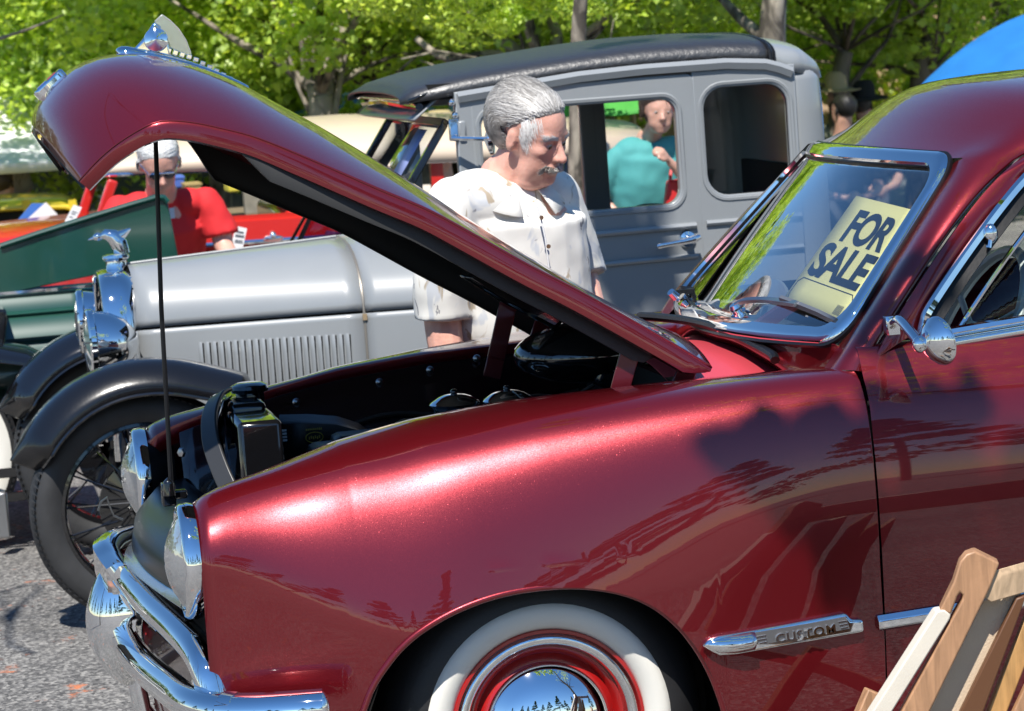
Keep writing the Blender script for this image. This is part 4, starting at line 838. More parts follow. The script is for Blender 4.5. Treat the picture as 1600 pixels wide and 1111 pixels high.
# cap with a little bird
qc = U(181, 405, YC); m = M(); m.lathe([(0, .02), (.030, .018), (.044, .014), (.046, .006), (.042, 0), (.036, -.004), (.036, -.03), (.040, -.035), (.040, -.06)], qc, (0, 0, 1), 30); cap = ob('radiator_cap', m, CHROME, GA, sm=40)
bird = M(); b0 = qc+V(.005, 0, .05)
bird.tube([b0+V(.02, 0, -.035), b0+V(.010, 0, .0), b0+V(-.010, 0, .028), b0+V(-.035, 0, .036), b0+V(-.055, 0, .030)], [.026, .030, .026, .018, .004], 12)
bird.tube([b0+V(.0, 0, .02), b0+V(.03, 0, .035), b0+V(.052, 0, .048)], [.024, .014, .004], 10)
bird.ell(b0+V(-.058, 0, .030), (.018, .013, .014), 14, 10); bird.tube([b0+V(-.070, 0, .028), b0+V(-.092, 0, .022)], [.007, .002], 8)
for s in(-1, 1): bird.add([b0+V(-.02, s*.018, .03), b0+V(.03, s*.030, .0), b0+V(.035, s*.026, -.04), b0+V(.0, s*.030, -.02)], [(0, 1, 2, 3)])
ob('bird_mascot', bird, CHROME, cap, sm=60)
# headlamps
def bowl_lamp(par, o, ax, mt=CHROME, r=.118):
    m = M(); k = r/.118; m.lathe([(.100*k, -.004), (.112*k, -.010), (.119*k, -.004), (.119*k, .012), (.113*k, .016), (.111*k, .03), (.102*k, .07), (.080*k, .115), (.045*k, .145), (.014*k, .158), (0, .160)], o, ax, 36); h = ob('headlight', m, mt, par, sm=40)
    m = M(); m.lathe([(0, -.022), (.05*k, -.018), (.102*k, -.004)], o, ax, 28); ob('lens', m, LENS, h); return h
bowl_lamp(GA, U(141, 540, 2.96), (1, .04, 0)); bowl_lamp(GA, U(126, 505, 3.66), (1, -.04, 0))
m = M(); q = U(160, 600, 2.98); m.tube([V(-.60, 2.93, .74), V(-.605, YC, .72), V(-.60, 3.67, .74)], .014, 10); ob('lamp_bar', m, CHROME, GA)
# fenders
def ga_fender(s):
    yc = YC-s*.70; o = V(-.56, yc, .37); m = M(); rows = []
    stt = [(24, .452, 0), (32, .45, 0), (55, .455, 0), (80, .462, 0), (100, .470, .0), (118, .485, 0), (132, .52, .0)]
    P = cat([(a, r_) for a, r_, _ in stt], 5)
    for a, r_ in P:
        t = R(180-a); c = o+V(math.cos(t)*r_, 0, math.sin(t)*r_); n = V(math.cos(t), 0, math.sin(t)); row = []
        wd = .15*min(1, .30+max(0, a-24)/16)
        for k in np.linspace(-1, 1, 15):
            yv = yc+k*wd; dr_ = -.085*abs(k)**2.6-.012*(abs(k) > .97); row.append(V(c.x, yv, c.z)+n*dr_)
        rows.append(row)
    # tail sweeping down to the running board
    for x, z in((-.14, .55), (.02, .42), (.2, .36), (.5, .34)):
        rows.append([V(x, yc+k*.16, z-.03*abs(k)**2.6) for k in np.linspace(-1, 1, 15)])
    m.loft(rows, flip=True); f = ob('front_fender', m, BLACKG if s < 0 else mat('worn_black_enamel', (.006, .006, .007), .24, 0, .35, .12, bump=.03, bscale=70), GA, sm=60, solid=.004)
    lip = M(); lip.tube([r_[0] for r_ in rows], .006, 6); ob('fender_bead', lip, BLACKG, f)
    return f
ga_fender(1); ga_fender(-1)
def wire_wheel(par, o, s, white=False, R0=.37, spokes=30, rimc=None):
    W_ = bpy.data.objects.new('wheel', None); COL.objects.link(W_); W_.parent = par; W_.location = o-ORG[par.name]; ORG[W_.name] = Vector(o); ax = V(0, -s, 0); k = R0/.37
    m = M(); m.lathe([(r_*k, h) for r_, h in((.268, .045), (.285, .058), (.315, .066), (.345, .058), (.362, .040), (.370, .02), (.370, -.02), (.362, -.04), (.345, -.058), (.315, -.066), (.285, -.058), (.268, -.045))], o, ax, 72)
    x_, y_, z_ = frame(ax)
    ty = ob('tyre', m, TYREG, W_, sm=60)
    tr = M()
    for i in range(96):
        a = 2*math.pi*i/96; d = x_*math.cos(a)+y_*math.sin(a); t_ = y_*math.cos(a)-x_*math.sin(a)
        for h in(.047, -.047): tr.add([o+d*(.3605*k+dd)+t_*tt+z_*(h+hh) for dd, hh in((0, -.008), (.004, -.012), (-.008, .008), (-.004, .012)) for tt in(-.006*k, .006*k)], [(0, 1, 3, 2), (4, 5, 7, 6), (0, 4, 6, 2), (1, 5, 7, 3), (2, 3, 7, 6)])
    tag(ob('tread_block', tr, RUBBER, ty, sm=None), kind='stuff')
    if white:
        m = M(); m.lathe([(r_*k, h) for r_, h in((.270, .050), (.285, .0605), (.315, .0685), (.338, .0625))], o, ax, 64); ob('whitewall', m, WWALL, ty)
    m = M(); m.lathe([(r_*k, h) for r_, h in((.272, .050), (.262, .052), (.255, .040), (.250, .0), (.255, -.04), (.272, -.05), (.275, 0))], o, ax, 64, close=True); ob('rim', m, rimc or BLACKG, W_, sm=50)
    m = M(); m.lathe([(0, .10), (.028, .098), (.042, .085), (.048, .06), (.060, .05), (.062, -.02), (.15, -.03), (.15, -.06)], o, ax, 28); ob('hub', m, BLACKG if rimc is None else CHROME, W_, sm=50)
    for i in range(spokes):
        a = 2*math.pi*i/spokes; b = a+(.35 if i % 2 else -.35); d0 = x_*math.cos(a)+y_*math.sin(a); d1 = x_*math.cos(b)+y_*math.sin(b)
        m = M(); m.tube([o+d0*.055*k+z_*(.045 if i % 2 else -.03), o+d1*.256*k+z_*.0], .0032, 5); ob('spoke', m, rimc or BLACKG, W_)
    return W_
wire_wheel(GA, V(-.56, YC-.72, .37), 1); wire_wheel(GA, V(-.56, YC+.72, .37), -1)
m = M(); m.tube([V(-.56, YC-.7, .37), V(-.60, YC-.4, .33), V(-.60, YC+.4, .33), V(-.56, YC+.7, .37)], .025, 8); ob('front_axle', m, BLACKS, GA)
m = M(); m.box((-.1, YC-.38, .47), (1.0, .05, .10)); m.box((-.1, YC+.38, .47), (1.0, .05, .10)); m.box((.35, YC-.68, .33), (1.0, .30, .03)); m.box((.9, YC-.60, .42), (1.3, .03, .12)); ob('chassis', m, BLACKM, GA)
for s in(-1, 1): wire_wheel(GA, V(2.0, YC+s*.72, .37), -s, spokes=12)
for s in(-1, 1): m = M(); m.box((2.0, YC+s*.72, .80), (.5, .26, .03)); ob('rear_fender', m, BLACKG, GA, bev=.01)
# ============================================================ GREEN CAR with one hood half raised
GX = thing('green_antique_car', 'dark green antique car with raised hood half and whitewall wire wheel at left edge', 'car', (-1.2, 5.0, 0))
yg = 4.6; pan = [U(x, y, yg) for x, y in((-120, 440), (-120, 385), (0, 385), (60, 365), (120, 346), (200, 321), (245, 308), (256, 309), (262, 316), (279, 402), (200, 420), (100, 440), (0, 462), (-60, 470))]
m = M(); m.prism(pan, (0, .012, 0)); gp = ob('hood_half', m, GREEN, GX, bev=.005, bseg=3)
m = M(); m.tube([q+V(0, -.004, 0) for q in pan[2:9]], .012, 8); ob('rolled_edge', m, GREEN, gp)
m = M(); a = [U(x, y, yg-.02) for x, y in((-200, 478), (0, 459), (90, 452), (165, 444))]; m.ribbon(a, [(-.006, -.006), (.006, -.006), (.006, .006), (-.006, .006)], V(0, -1, 0)); ob('hood_strip', m, CHROME, GX)
rows = []
for x in np.linspace(-2.2, -.50, 12):
    rows.append([V(x, 4.62, .935+.0*x), V(x, 4.58, .90), V(x, 4.565, .855), V(x, 4.55, .845), V(x, 4.56, .835), V(x, 4.52, .80), V(x, 4.50, .76), V(x, 4.53, .745), V(x, 4.50, .70), V(x, 4.48, .60), V(x, 4.5, .5)])
m = M(); m.loft(rows); m.loft([rows[-1], [q+V(0, 1.0, 0) for q in rows[-1]]]); ob('body_side', m, GREEN, GX, sm=35, solid=.004)
m = M(); a = [U(x, y, 4.44) for x, y in((35, 557), (80, 548), (130, 541), (190, 536))]; m.tube(a, .010, 8); ob('side_strip', m, CHROME, GX)
q = U(97, 547, 4.38); m = M(); m.ell(q, (.05, .03, .028), 18, 12); m.tube([q+V(0, 0, -.02), q+V(0, .05, -.09)], .010, 8); ob('cowl_lamp', m, CHROME, GX)
m = M(); m.prism([U(x, y, 4.40) for x, y in((-60, 480), (10, 484), (12, 500), (8, 538), (-60, 545))], (0, .3, 0)); ob('cowl_box', m, BLACKG, GX, bev=.01)
rows = []
for px, py in((-200, 560), (-90, 530), (-20, 533), (40, 540), (85, 560), (110, 585), (118, 610)):
    q = U(px, py, 4.36); rows.append([V(q.x, 4.36+k*.17, q.z-.06*abs(k)**2.5) for k in np.linspace(-1, 1, 11)])
m = M(); m.loft(rows); ob('front_fender', m, BLACKG, GX, sm=60, solid=.006)
wire_wheel(GX, V(-1.27, 4.34, .37), 1, True, rimc=CHROME, spokes=36)
for z in(.295, .205):
    m = M(); m.ribbon([V(-1.6, 4.22, z), V(-.86, 4.22, z)], [(-.006, -.018), (.006, -.018), (.006, .018), (-.006, .018)], V(0, 0, 1)); ob('bumper_bar', m, BLACKG, GX, bev=.003)
m = M(); m.box(U(3, 805, 4.15), (.05, .03, .17)); ob('bumper_clamp', m, STEEL, GX, bev=.008)
m = M(); m.box((-1.7, 5.0, .5), (2.0, .8, .2)); m.box((-2.2, 5, .9), (.8, 1.0, .7)); ob('chassis', m, BLACKM, GX); wire_wheel(GX, V(-1.27, 5.7, .37), -1, True, rimc=CHROME, spokes=12); wire_wheel(GX, V(-2.9, 4.36, .37), 1, True, rimc=CHROME, spokes=12); wire_wheel(GX, V(-2.9, 5.7, .37), -1, True, rimc=CHROME, spokes=12)
# ============================================================ RED CAR with cream top
RD = thing('red_car', 'red vintage car with a cream roof, standing behind the man in the red shirt', 'car', (.6, 7.8, 0))
yr = 7.3
rows = []
for x in np.linspace(-.36, 2.9, 18): rows.append([V(x, yr+.02, .99-.02*x), V(x, yr-.02, .965-.02*x), V(x, yr-.03, .86), V(x, yr-.012, .84), V(x, yr-.04, .80), V(x, yr-.05, .6), V(x, yr, .3)])
m = M(); m.loft(rows); rb_ = ob('body_side', m, REDC, RD, sm=40, solid=.01)
m = M(); m.tube([V(-.30, yr-.05, .872), V(2.9, yr-.05, .83)], .012, 6); ob('side_trim', m, CHROME, rb_); 
q = U(427, 372, yr-.06); m = M(); m.ell(q, (.05, .02, .016), 14, 8); m.ell(q+V(0, 0, .012), (.02, .025, .022), 12, 8); ob('door_handle', m, CHROME, rb_)
rows = []
for x, z, w_ in((-2.2, .62, .60), (-2.1, .86, .66), (-1.5, .94, .70), (-.9, .97, .70), (-.30, .99, .70)):
    rows.append([V(x, 8.0-w_-.05, .35), V(x, 8.0-w_-.04, z-.10), V(x, 8.0-w_+.06, z-.01), V(x, 8.0-.3, z+.02), V(x, 8.0+.3, z+.02), V(x, 8.0+w_-.06, z-.01), V(x, 8.0+w_+.04, z-.10), V(x, 8+w_, .35)])
m = M(); m.loft(rows); ob('hood', m, REDC, RD, sm=50, solid=.01)
for yy in(yr+.06, 8.65):
    m = M(); m.bar(U(150, 368, yr)+V(0, yy-yr, 0), U(178, 282, yr)+V(0, yy-yr, 0), .05, .05, (0, 1, 0)); ob('windshield_pillar', m, REDC, RD, bev=.01)
m = M(); rows = []
for x, z, w_ in((-.36, 1.232, .55), (-.30, 1.29, .60), (-.10, 1.36, .66), (.3, 1.40, .68), (.9, 1.40, .70), (1.6, 1.36, .70), (2.3, 1.27, .66)):
    zs = 1.235-.01*x*4
    rows.append([V(x, 8.0-w_, zs-.02)]+[V(x, 8.0+w_*math.sin(a), zs+(z-zs)*math.cos(a)**.7) for a in np.linspace(-1.5, 1.5, 13)]+[V(x, 8.0+w_, zs-.02)])
m.loft(rows); ob('cream_roof', m, CREAM, RD, sm=60, solid=.02)
m = M(); m.tube([V(-.35, 8.0-.62, 1.225), V(.5, 8-.69, 1.20), V(2.3, 8-.68, 1.13)], .010, 6); ob('roof_trim', m, CHROME, RD)
for y_ in(yr+.05, 8.65): m = M(); m.box((1.25, y_, 1.07), (.06, .04, .30)); ob('door_post', m, REDC, RD)
m = M(); m.box((.6, 8.0, .84), (.18, 1.2, .30)); m.box((.3, 8.0, .7), (.5, 1.2, .14)); ob('seat', m, REDC, RD, bev=.03)
for x in(-1.45, 1.9):
    for yy in(yr+.05, 8.65): m = M(); m.lathe([(.19, .05), (.30, .06), (.335, .03), (.335, -.12), (.2, -.14)], V(x, yy, .335), (0, -1 if yy < 8 else 1, 0), 32); w_ = ob('wheel', m, RUBBER, RD); m = M(); m.lathe([(0, .05), (.1, .045), (.19, .02)], V(x, yy, .335), (0, -1 if yy < 8 else 1, 0), 24); ob('hubcap', m, CHROME, w_)
# window cards standing against the glass of the red car
WC = mat('white_card', (.80, .80, .79), .6); PR = mat('grey_print', (.10, .12, .14), .6); BLU = mat('blue_board', (.05, .16, .50), .5)
def card(name, label, pts, y, th, mt=WC, lines=(), cat_='card', lean=.0):
    q = [U(px, py, y+lean*(1 if i in(0, 1) else 0)) for i, (px, py) in enumerate(pts)]; c = sum(q, V(0, 0, 0))/len(q)
    t = thing(name, label, cat_, q[2]); n_ = (q[1]-q[0]).cross(q[2]-q[1]).normalized(); n_ = n_ if n_.y < 0 else -n_
    m = M(); m.prism(q, -n_*th); ob('board', m, mt, t)
    for k in lines:
        u0, u1, v, h = k; f_ = lambda u, v_: q[3].lerp(q[2], u).lerp(q[0].lerp(q[1], u), v_)+n_*.0015
        m = M(); m.add([f_(u0, v), f_(u1, v), f_(u1, v+h), f_(u0, v+h)], [(0, 1, 2, 3)]); ob('print_line', m, PR, t, sm=None)
    return t
card('window_card', 'white window card propped in the corner of the red car windshield', [(115, 320), (128, 324), (115, 350), (101, 346)], 7.1, .003, lines=((.2, .8, .62, .05), (.2, .7, .5, .05), (.2, .6, .3, .05)))
card('show_card', 'white printed card hanging on the red car door by a wrist', [(368, 353), (386, 357), (378, 393), (360, 392)], 6.9, .003, lines=((.2, .8, .75, .08), (.15, .9, .58, .10), (.2, .85, .42, .05), (.2, .9, .34, .05)))
FRM = thing('folding_display', 'black folding frame with tinted glass standing behind the grey louvered hood', 'display', U(500, 384, 5.4))
fp = [U(x, y, 5.4) for x, y in((488, 332), (545, 343), (530, 384), (464, 384))]; m = M()
for a, b in zip(fp, fp[1:]+fp[:1]): m.bar(a, b, .018, .014, (0, -1, 0))
m.bar(fp[0]+V(-.01, .08, 0), fp[3]+V(-.02, .10, 0), .012, .016, (0, -1, 0)); ob('frame', m, BLACKG, FRM)
m = M(); m.add([q+V(0, .004, 0) for q in fp], [(0, 1, 2, 3)]); ob('pane', m, glass_mat('pink_glass', (.55, .35, .5), 1.5), FRM, solid=.003)
m = M(); m.add([U(x, y, 5.41) for x, y in((510, 360), (534, 363), (522, 381), (500, 381))], [(0, 1, 2, 3)]); ob('photo_card', m, mat('teal_print', (.35, .55, .5), .6, var=.6, vscale=60), FRM, solid=.002)
m = M(); m.bar(U(500, 384, 5.4), V(U(500, 384, 5.4).x, 5.5, 0), .02, .02, (1, 0, 0)); ob('stand', m, BLACKG, FRM)
# ============================================================ YELLOW CAR far left and things about it
YL = thing('yellow_car', 'yellow old car, far left beyond the red car', 'car', (-1.3, 12.5, 0)); YEL = mat('yellow_paint', (.66, .50, .04), .3, 0, .7, .05)
rows = []
P_ = cat([(-300, 345), (-150, 322), (-60, 312), (20, 305), (80, 303), (104, 306), (120, 320), (135, 345)], 4)
for px, py in P_:
    q = U(px, py, 12.6); rows.append([V(q.x, 12.0, q.z-.062), V(q.x, 12.02, q.z-.045), V(q.x, 12.2, q.z-.02), V(q.x, 12.6, q.z), V(q.x, 13.1, q.z-.10), V(q.x, 13.2, q.z-.2)])
m = M(); m.loft(rows); ob('roof', m, YEL, YL, sm=60, solid=.02)
m = M(); m.box((U(0, 380, 12).x-.9, 12.5, .43), (4.4, 1.55, .62)); ob('body', m, YEL, YL, bev=.1, bseg=3)
for px in(-120, 40, 112): m = M(); m.bar(U(px, 312, 12.02), U(px+6, 345, 12.02), .05, .05, (0, 1, 0)); ob('window_post', m, YEL, YL)
m = M(); m.box((U(0, 330, 12).x-1.2, 12.5, U(0, 330, 12).z-.10), (3.2, .9, .2)); ob('cabin', m, BLACKM, YL)
for x in(-2.7, .3):
    m = M(); m.lathe([(0, .08), (.2, .07), (.33, .03), (.33, -.15)], V(x, 11.75, .33), (0, -1, 0), 24); ob('wheel', m, RUBBER, YL)
card('white_board', 'white display board leaning beside a blue one at the far left', [(72, 316), (99, 345), (78, 362), (22, 362)], 9.0, .02, cat_='board')
card('blue_board', 'blue display board behind the white board at the far left', [(50, 318), (74, 318), (30, 362), (12, 362)], 9.1, .02, BLU, cat_='board')
# ============================================================ TREES, BUILDING, CANOPIES
LEAF = leaf_mat('leaf_green', (.11, .175, .026), (.30, .39, .062), .55)
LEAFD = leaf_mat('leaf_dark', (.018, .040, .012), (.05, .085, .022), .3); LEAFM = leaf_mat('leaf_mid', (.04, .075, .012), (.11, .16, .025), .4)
def bark(name, c1, c2, sc=7):
    m = bpy.data.materials.new(name); m.use_nodes = True; n = m.node_tree.nodes; L = m.node_tree.links; b = n['Principled BSDF']; b.inputs['Roughness'].default_value = .85
    tc = n.new('ShaderNodeTexCoord'); mp = n.new('ShaderNodeMapping'); mp.inputs['Scale'].default_value = (1, 1, .45); t = n.new('ShaderNodeTexNoise'); t.inputs['Scale'].default_value = sc; t.inputs['Detail'].default_value = 5; t.inputs['Distortion'].default_value = .6
    L.new(tc.outputs['Object'], mp.inputs[0]); L.new(mp.outputs[0], t.inputs['Vector']); r = n.new('ShaderNodeValToRGB'); r.color_ramp.interpolation = 'LINEAR'; e = r.color_ramp.elements; e[0].position = .40; e[0].color = (*c1, 1); e[1].position = .58; e[1].color = (*c2, 1)
    L.new(t.outputs['Fac'], r.inputs[0]); L.new(r.outputs[0], b.inputs['Base Color']); bp = n.new('ShaderNodeBump'); bp.inputs['Strength'].default_value = .5; bp.inputs['Distance'].default_value = .02; L.new(t.outputs['Fac'], bp.inputs['Height']); L.new(bp.outputs[0], b.inputs['Normal']); return m
BARK = bark('mottled_bark', (.055, .046, .036), (.33, .285, .225), 9); BARKD = bark('brown_bark', (.05, .040, .030), (.17, .135, .10), 10)
RNG = np.random.default_rng(5)
def leaf_cloud(name, centers, rad, n, size, flat=.7, seed=1, droop=.3):
    """n leaf-shaped faces (six-cornered, folded along the rib) scattered in clumps"""
    g = np.random.default_rng(seed); k = g.integers(0, len(centers), n); c = np.array(centers)[k]; r_ = np.array(rad)[k] if hasattr(rad, '__len__') else np.full(n, rad)
    d = g.normal(size=(n, 3)); d /= np.linalg.norm(d, axis=1)[:, None]; d *= (g.random(n)**.45*r_)[:, None]; d[:, 2] *= flat; p = c+d
    nr = g.normal(size=(n, 3)); nr[:, 2] = np.abs(nr[:, 2])+.55; nr /= np.linalg.norm(nr, axis=1)[:, None]
    t = np.cross(nr, g.normal(size=(n, 3))); t /= np.linalg.norm(t, axis=1)[:, None]; t[:, 2] -= droop; t /= np.linalg.norm(t, axis=1)[:, None]; b = np.cross(nr, t); b /= np.linalg.norm(b, axis=1)[:, None]; nr = np.cross(t, b)
    s = size*(.6+.8*g.random(n))[:, None]
    shp = [(-.5, 0, 0), (-.18, .42, .10), (.12, .30, .08), (.55, 0, -.05), (.12, -.30, .08), (-.18, -.42, .10)]
    v = np.stack([p+t*s*a+b*s*bb+nr*s*h for a, bb, h in shp], 1).reshape(-1, 3)
    base = np.arange(n)*6; f = np.concatenate([np.stack([base, base+1, base+2, base+3], 1), np.stack([base, base+3, base+4, base+5], 1)])
    me = bpy.data.meshes.new(name); me.vertices.add(len(v)); me.vertices.foreach_set('co', v.ravel()); me.loops.add(f.size); me.loops.foreach_set('vertex_index', f.ravel().astype(np.int32)); me.polygons.add(len(f)); me.polygons.foreach_set('loop_start', (np.arange(len(f))*4).astype(np.int32)); me.update(calc_edges=True); me.validate()
    return me
def crown_centers(seed, R_, H, n, lower=-.9):
    g = np.random.default_rng(seed); out = []
    while len(out) < n:
        q = g.uniform(-1, 1, 3)
        if .25 < np.linalg.norm(q) < 1 and q[2] > lower: out.append((q[0]*R_, q[1]*R_, q[2]*H))
    return out
CROWNS = []
for i in range(4):
    cs = crown_centers(20+i, 2.1, 1.5, 84); me = leaf_cloud('crown', cs, [.24+.26*((j*37) % 10)/10 for j in range(len(cs))], 33000, .055, .7, 30+i); me.materials.append(LEAF); CROWNS.append(me)
def limbs(m, o, seed, n=9, L=1.7, r0=.045):
    g = random.Random(seed)
    for i in range(n):
        a = g.uniform(0, 6.28); e = g.uniform(.15, 1.1); ln = L*g.uniform(.6, 1.2); p = [V(*o)]; d = V(math.cos(a)*math.cos(e), math.sin(a)*math.cos(e), math.sin(e))
        for k in range(4): d = (d+V(g.uniform(-.3, .3), g.uniform(-.3, .3), g.uniform(-.25, .25))).normalized(); p.append(p[-1]+d*ln/4)
        rr = r0*g.uniform(.5, 1); m.tube(p, [rr, rr*.8, rr*.6, rr*.4, rr*.2], 6)
def tree(label, px, y, trunk=None, ci=0, cs=1.0, cz=3.0, rad=.10, mt=None, forks=(), sub=0, grp='leafy trees behind the cars', seed=1, cx=0., cy=0.):
    b = U(px, 500, y); b.z = 0; T = thing('plane_tree', label, 'tree', b, grp); m = M()
    pts = [V(b.x, y, 0)]+[U(x, yy, y) for x, yy in trunk] if trunk else [b, b+V(.03, 0, 1), b+V(.06, .05, 2.0)]
    if not trunk or True:
        m.tube(cat(pts, 5), list(np.linspace(rad*1.15, rad*.8, (len(pts)-1)*5+1)), 10)
    for fk in forks: q = [U(x, yy, y+.1*i) for i, (x, yy) in enumerate(fk[0])]; m.tube(cat(q, 5), list(np.linspace(fk[1], fk[1]*.55, (len(q)-1)*5+1)), 8)
    top = pts[-1]; (limbs(m, top, seed, 8, 1.5*cs, rad*.4), limbs(m, top-V(0, 0, .3), seed+50, 4, 1.2*cs, rad*.35)) if cs > .6 and seed != 5 else None
    ob('trunk', m, mt or BARK, T, sm=180)
    if ci is not None:
        c = bpy.data.objects.new('crown', CROWNS[ci % 4]); COL.objects.link(c); c.parent = T; c.location = V(cx, cy, cz-.62); c.rotation_euler = (0, 0, seed*1.7); c.scale = (cs, cs, cs)
    return T
tree('leafy tree with a pale forked trunk rising above the red maroon hood line', 505, 12, [(506, 300), (503, 190), (500, 150)], 0, 1.15, 3.75, .095, None, [([(500, 155), (487, 110), (478, 60), (470, 0)], .075), ([(500, 160), (516, 120), (528, 80), (545, 0)], .07)], seed=1, cy=2.0)
tree('leaning tree trunk between the forked tree and the grey sedan roof', 665, 13.5, [(655, 250), (632, 155), (604, 112), (575, 85), (556, 60)], 1, 1.1, 3.8, .085, BARKD, seed=2, cx=-.6, cy=1.2)
tree('tree with long pale branches slanting above the front of the black fabric roof', 860, 11, [(858, 300), (850, 120)], 2, 1.05, 3.65, .09, None, [([(850, 110), (800, 75), (755, 38), (715, 0)], .05), ([(850, 120), (780, 85), (700, 92), (650, 60)], .035), ([(850, 105), (870, 60), (850, 10)], .05)], seed=3, cy=.8)
tree('slim mottled tree seen through the grey sedan windows, behind the man in the white shirt', 903, 6.9, [(902, 330), (903, 160), (904, 60), (908, -10)], 2, .5, 3.1, .042, None, seed=4, cy=1.0)
tree('thick mottled tree above the rear of the black fabric roof', 1205, 9.5, [(1206, 300), (1206, 90), (1207, 40), (1212, -20)], 3, .95, 3.6, .085, None, [([(1200, 62), (1165, 36), (1135, 5), (1105, -30)], .04)], seed=5, cy=1.5)
tree('small tree before the tan building, left of the blue umbrella', 1308, 15, [(1308, 250), (1312, 130), (1320, 80)], 0, .95, 3.55, .08, BARKD, seed=6, cy=.5)
tree('dark trunked tree just left of the blue umbrella', 1437, 15.5, [(1437, 250), (1438, 130), (1445, 60)], 1, .95, 3.7, .09, BARKD, seed=7)
tree('leafy tree above the blue umbrella at the right edge', 1580, 17, None, 2, 1.25, 3.3, .10, None, seed=8)
tree('leafy tree at the far left above the white canopy', 20, 19.5, [(20, 300), (14, 150), (4, 100)], 3, 1.25, 3.1, .10, BARKD, seed=9)
tree('bright leafy tree behind the raised maroon hood nose', 160, 19.5, None, 1, 1.3, 3.1, .09, BARKD, seed=10)
tree('leafy tree just right of the clear hood ornament', 345, 14.5, [(345, 300), (335, 160), (320, 100)], 2, 1.1, 3.0, .08, None, seed=11)
tree('tree added at the far left to dapple the white canopy, its crown above the picture', -75, 11.2, None, 1, .62, 4.1, .07, None, seed=12, cx=.25)  # unseen crown added between sun and canopy for its dappled shade
for i, (px, y, cs, cz) in enumerate(((90, 22, 1.6, 3.2), (260, 20, 1.5, 3.0), (430, 21, 1.5, 3.1), (590, 20, 1.5, 3.2), (720, 22, 1.6, 3.3), (960, 21, 1.45, 3.4), (1090, 27, 1.6, 3.6), (1270, 29, 1.6, 4.0), (1500, 23, 1.6, 3.4), (-120, 19, 1.5, 3.2))):
    tree('green tree in the far row, '+('above the white canopy', 'behind the maroon hood nose', 'right of the clear hood ornament', 'beyond the blue canopy', 'over the front of the fabric roof', 'over the middle of the fabric roof', 'over the rear of the fabric roof', 'over the tan building', 'behind the blue umbrella', 'beyond the left edge')[i], px, y, None, i, cs, cz, .11, BARKD, seed=20+i, grp='far row of trees')
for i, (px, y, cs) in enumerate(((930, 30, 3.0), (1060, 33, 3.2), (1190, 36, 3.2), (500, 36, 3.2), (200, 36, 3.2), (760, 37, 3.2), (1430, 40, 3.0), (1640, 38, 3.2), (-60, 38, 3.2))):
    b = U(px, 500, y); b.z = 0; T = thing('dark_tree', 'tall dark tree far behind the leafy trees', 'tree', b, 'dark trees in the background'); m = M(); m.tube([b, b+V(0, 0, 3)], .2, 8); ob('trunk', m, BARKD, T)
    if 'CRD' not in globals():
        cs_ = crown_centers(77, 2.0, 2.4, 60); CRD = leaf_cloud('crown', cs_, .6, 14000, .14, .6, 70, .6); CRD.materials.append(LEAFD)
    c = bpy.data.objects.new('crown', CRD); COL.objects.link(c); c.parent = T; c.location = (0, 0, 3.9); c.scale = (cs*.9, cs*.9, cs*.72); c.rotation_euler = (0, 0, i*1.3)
# far wood that closes the view
m = leaf_cloud('wood', [(x, 46+3*math.sin(x), z) for x in np.linspace(-45, 55, 60) for z in(1, 3.5, 6)], 2.6, 26000, .55, .9, 88, .3); m.materials.append(LEAFM); o = bpy.data.objects.new('far_wood', m); COL.objects.link(o); tag(o, kind='stuff'); o['label'] = 'dark wood closing the view far behind the trees'
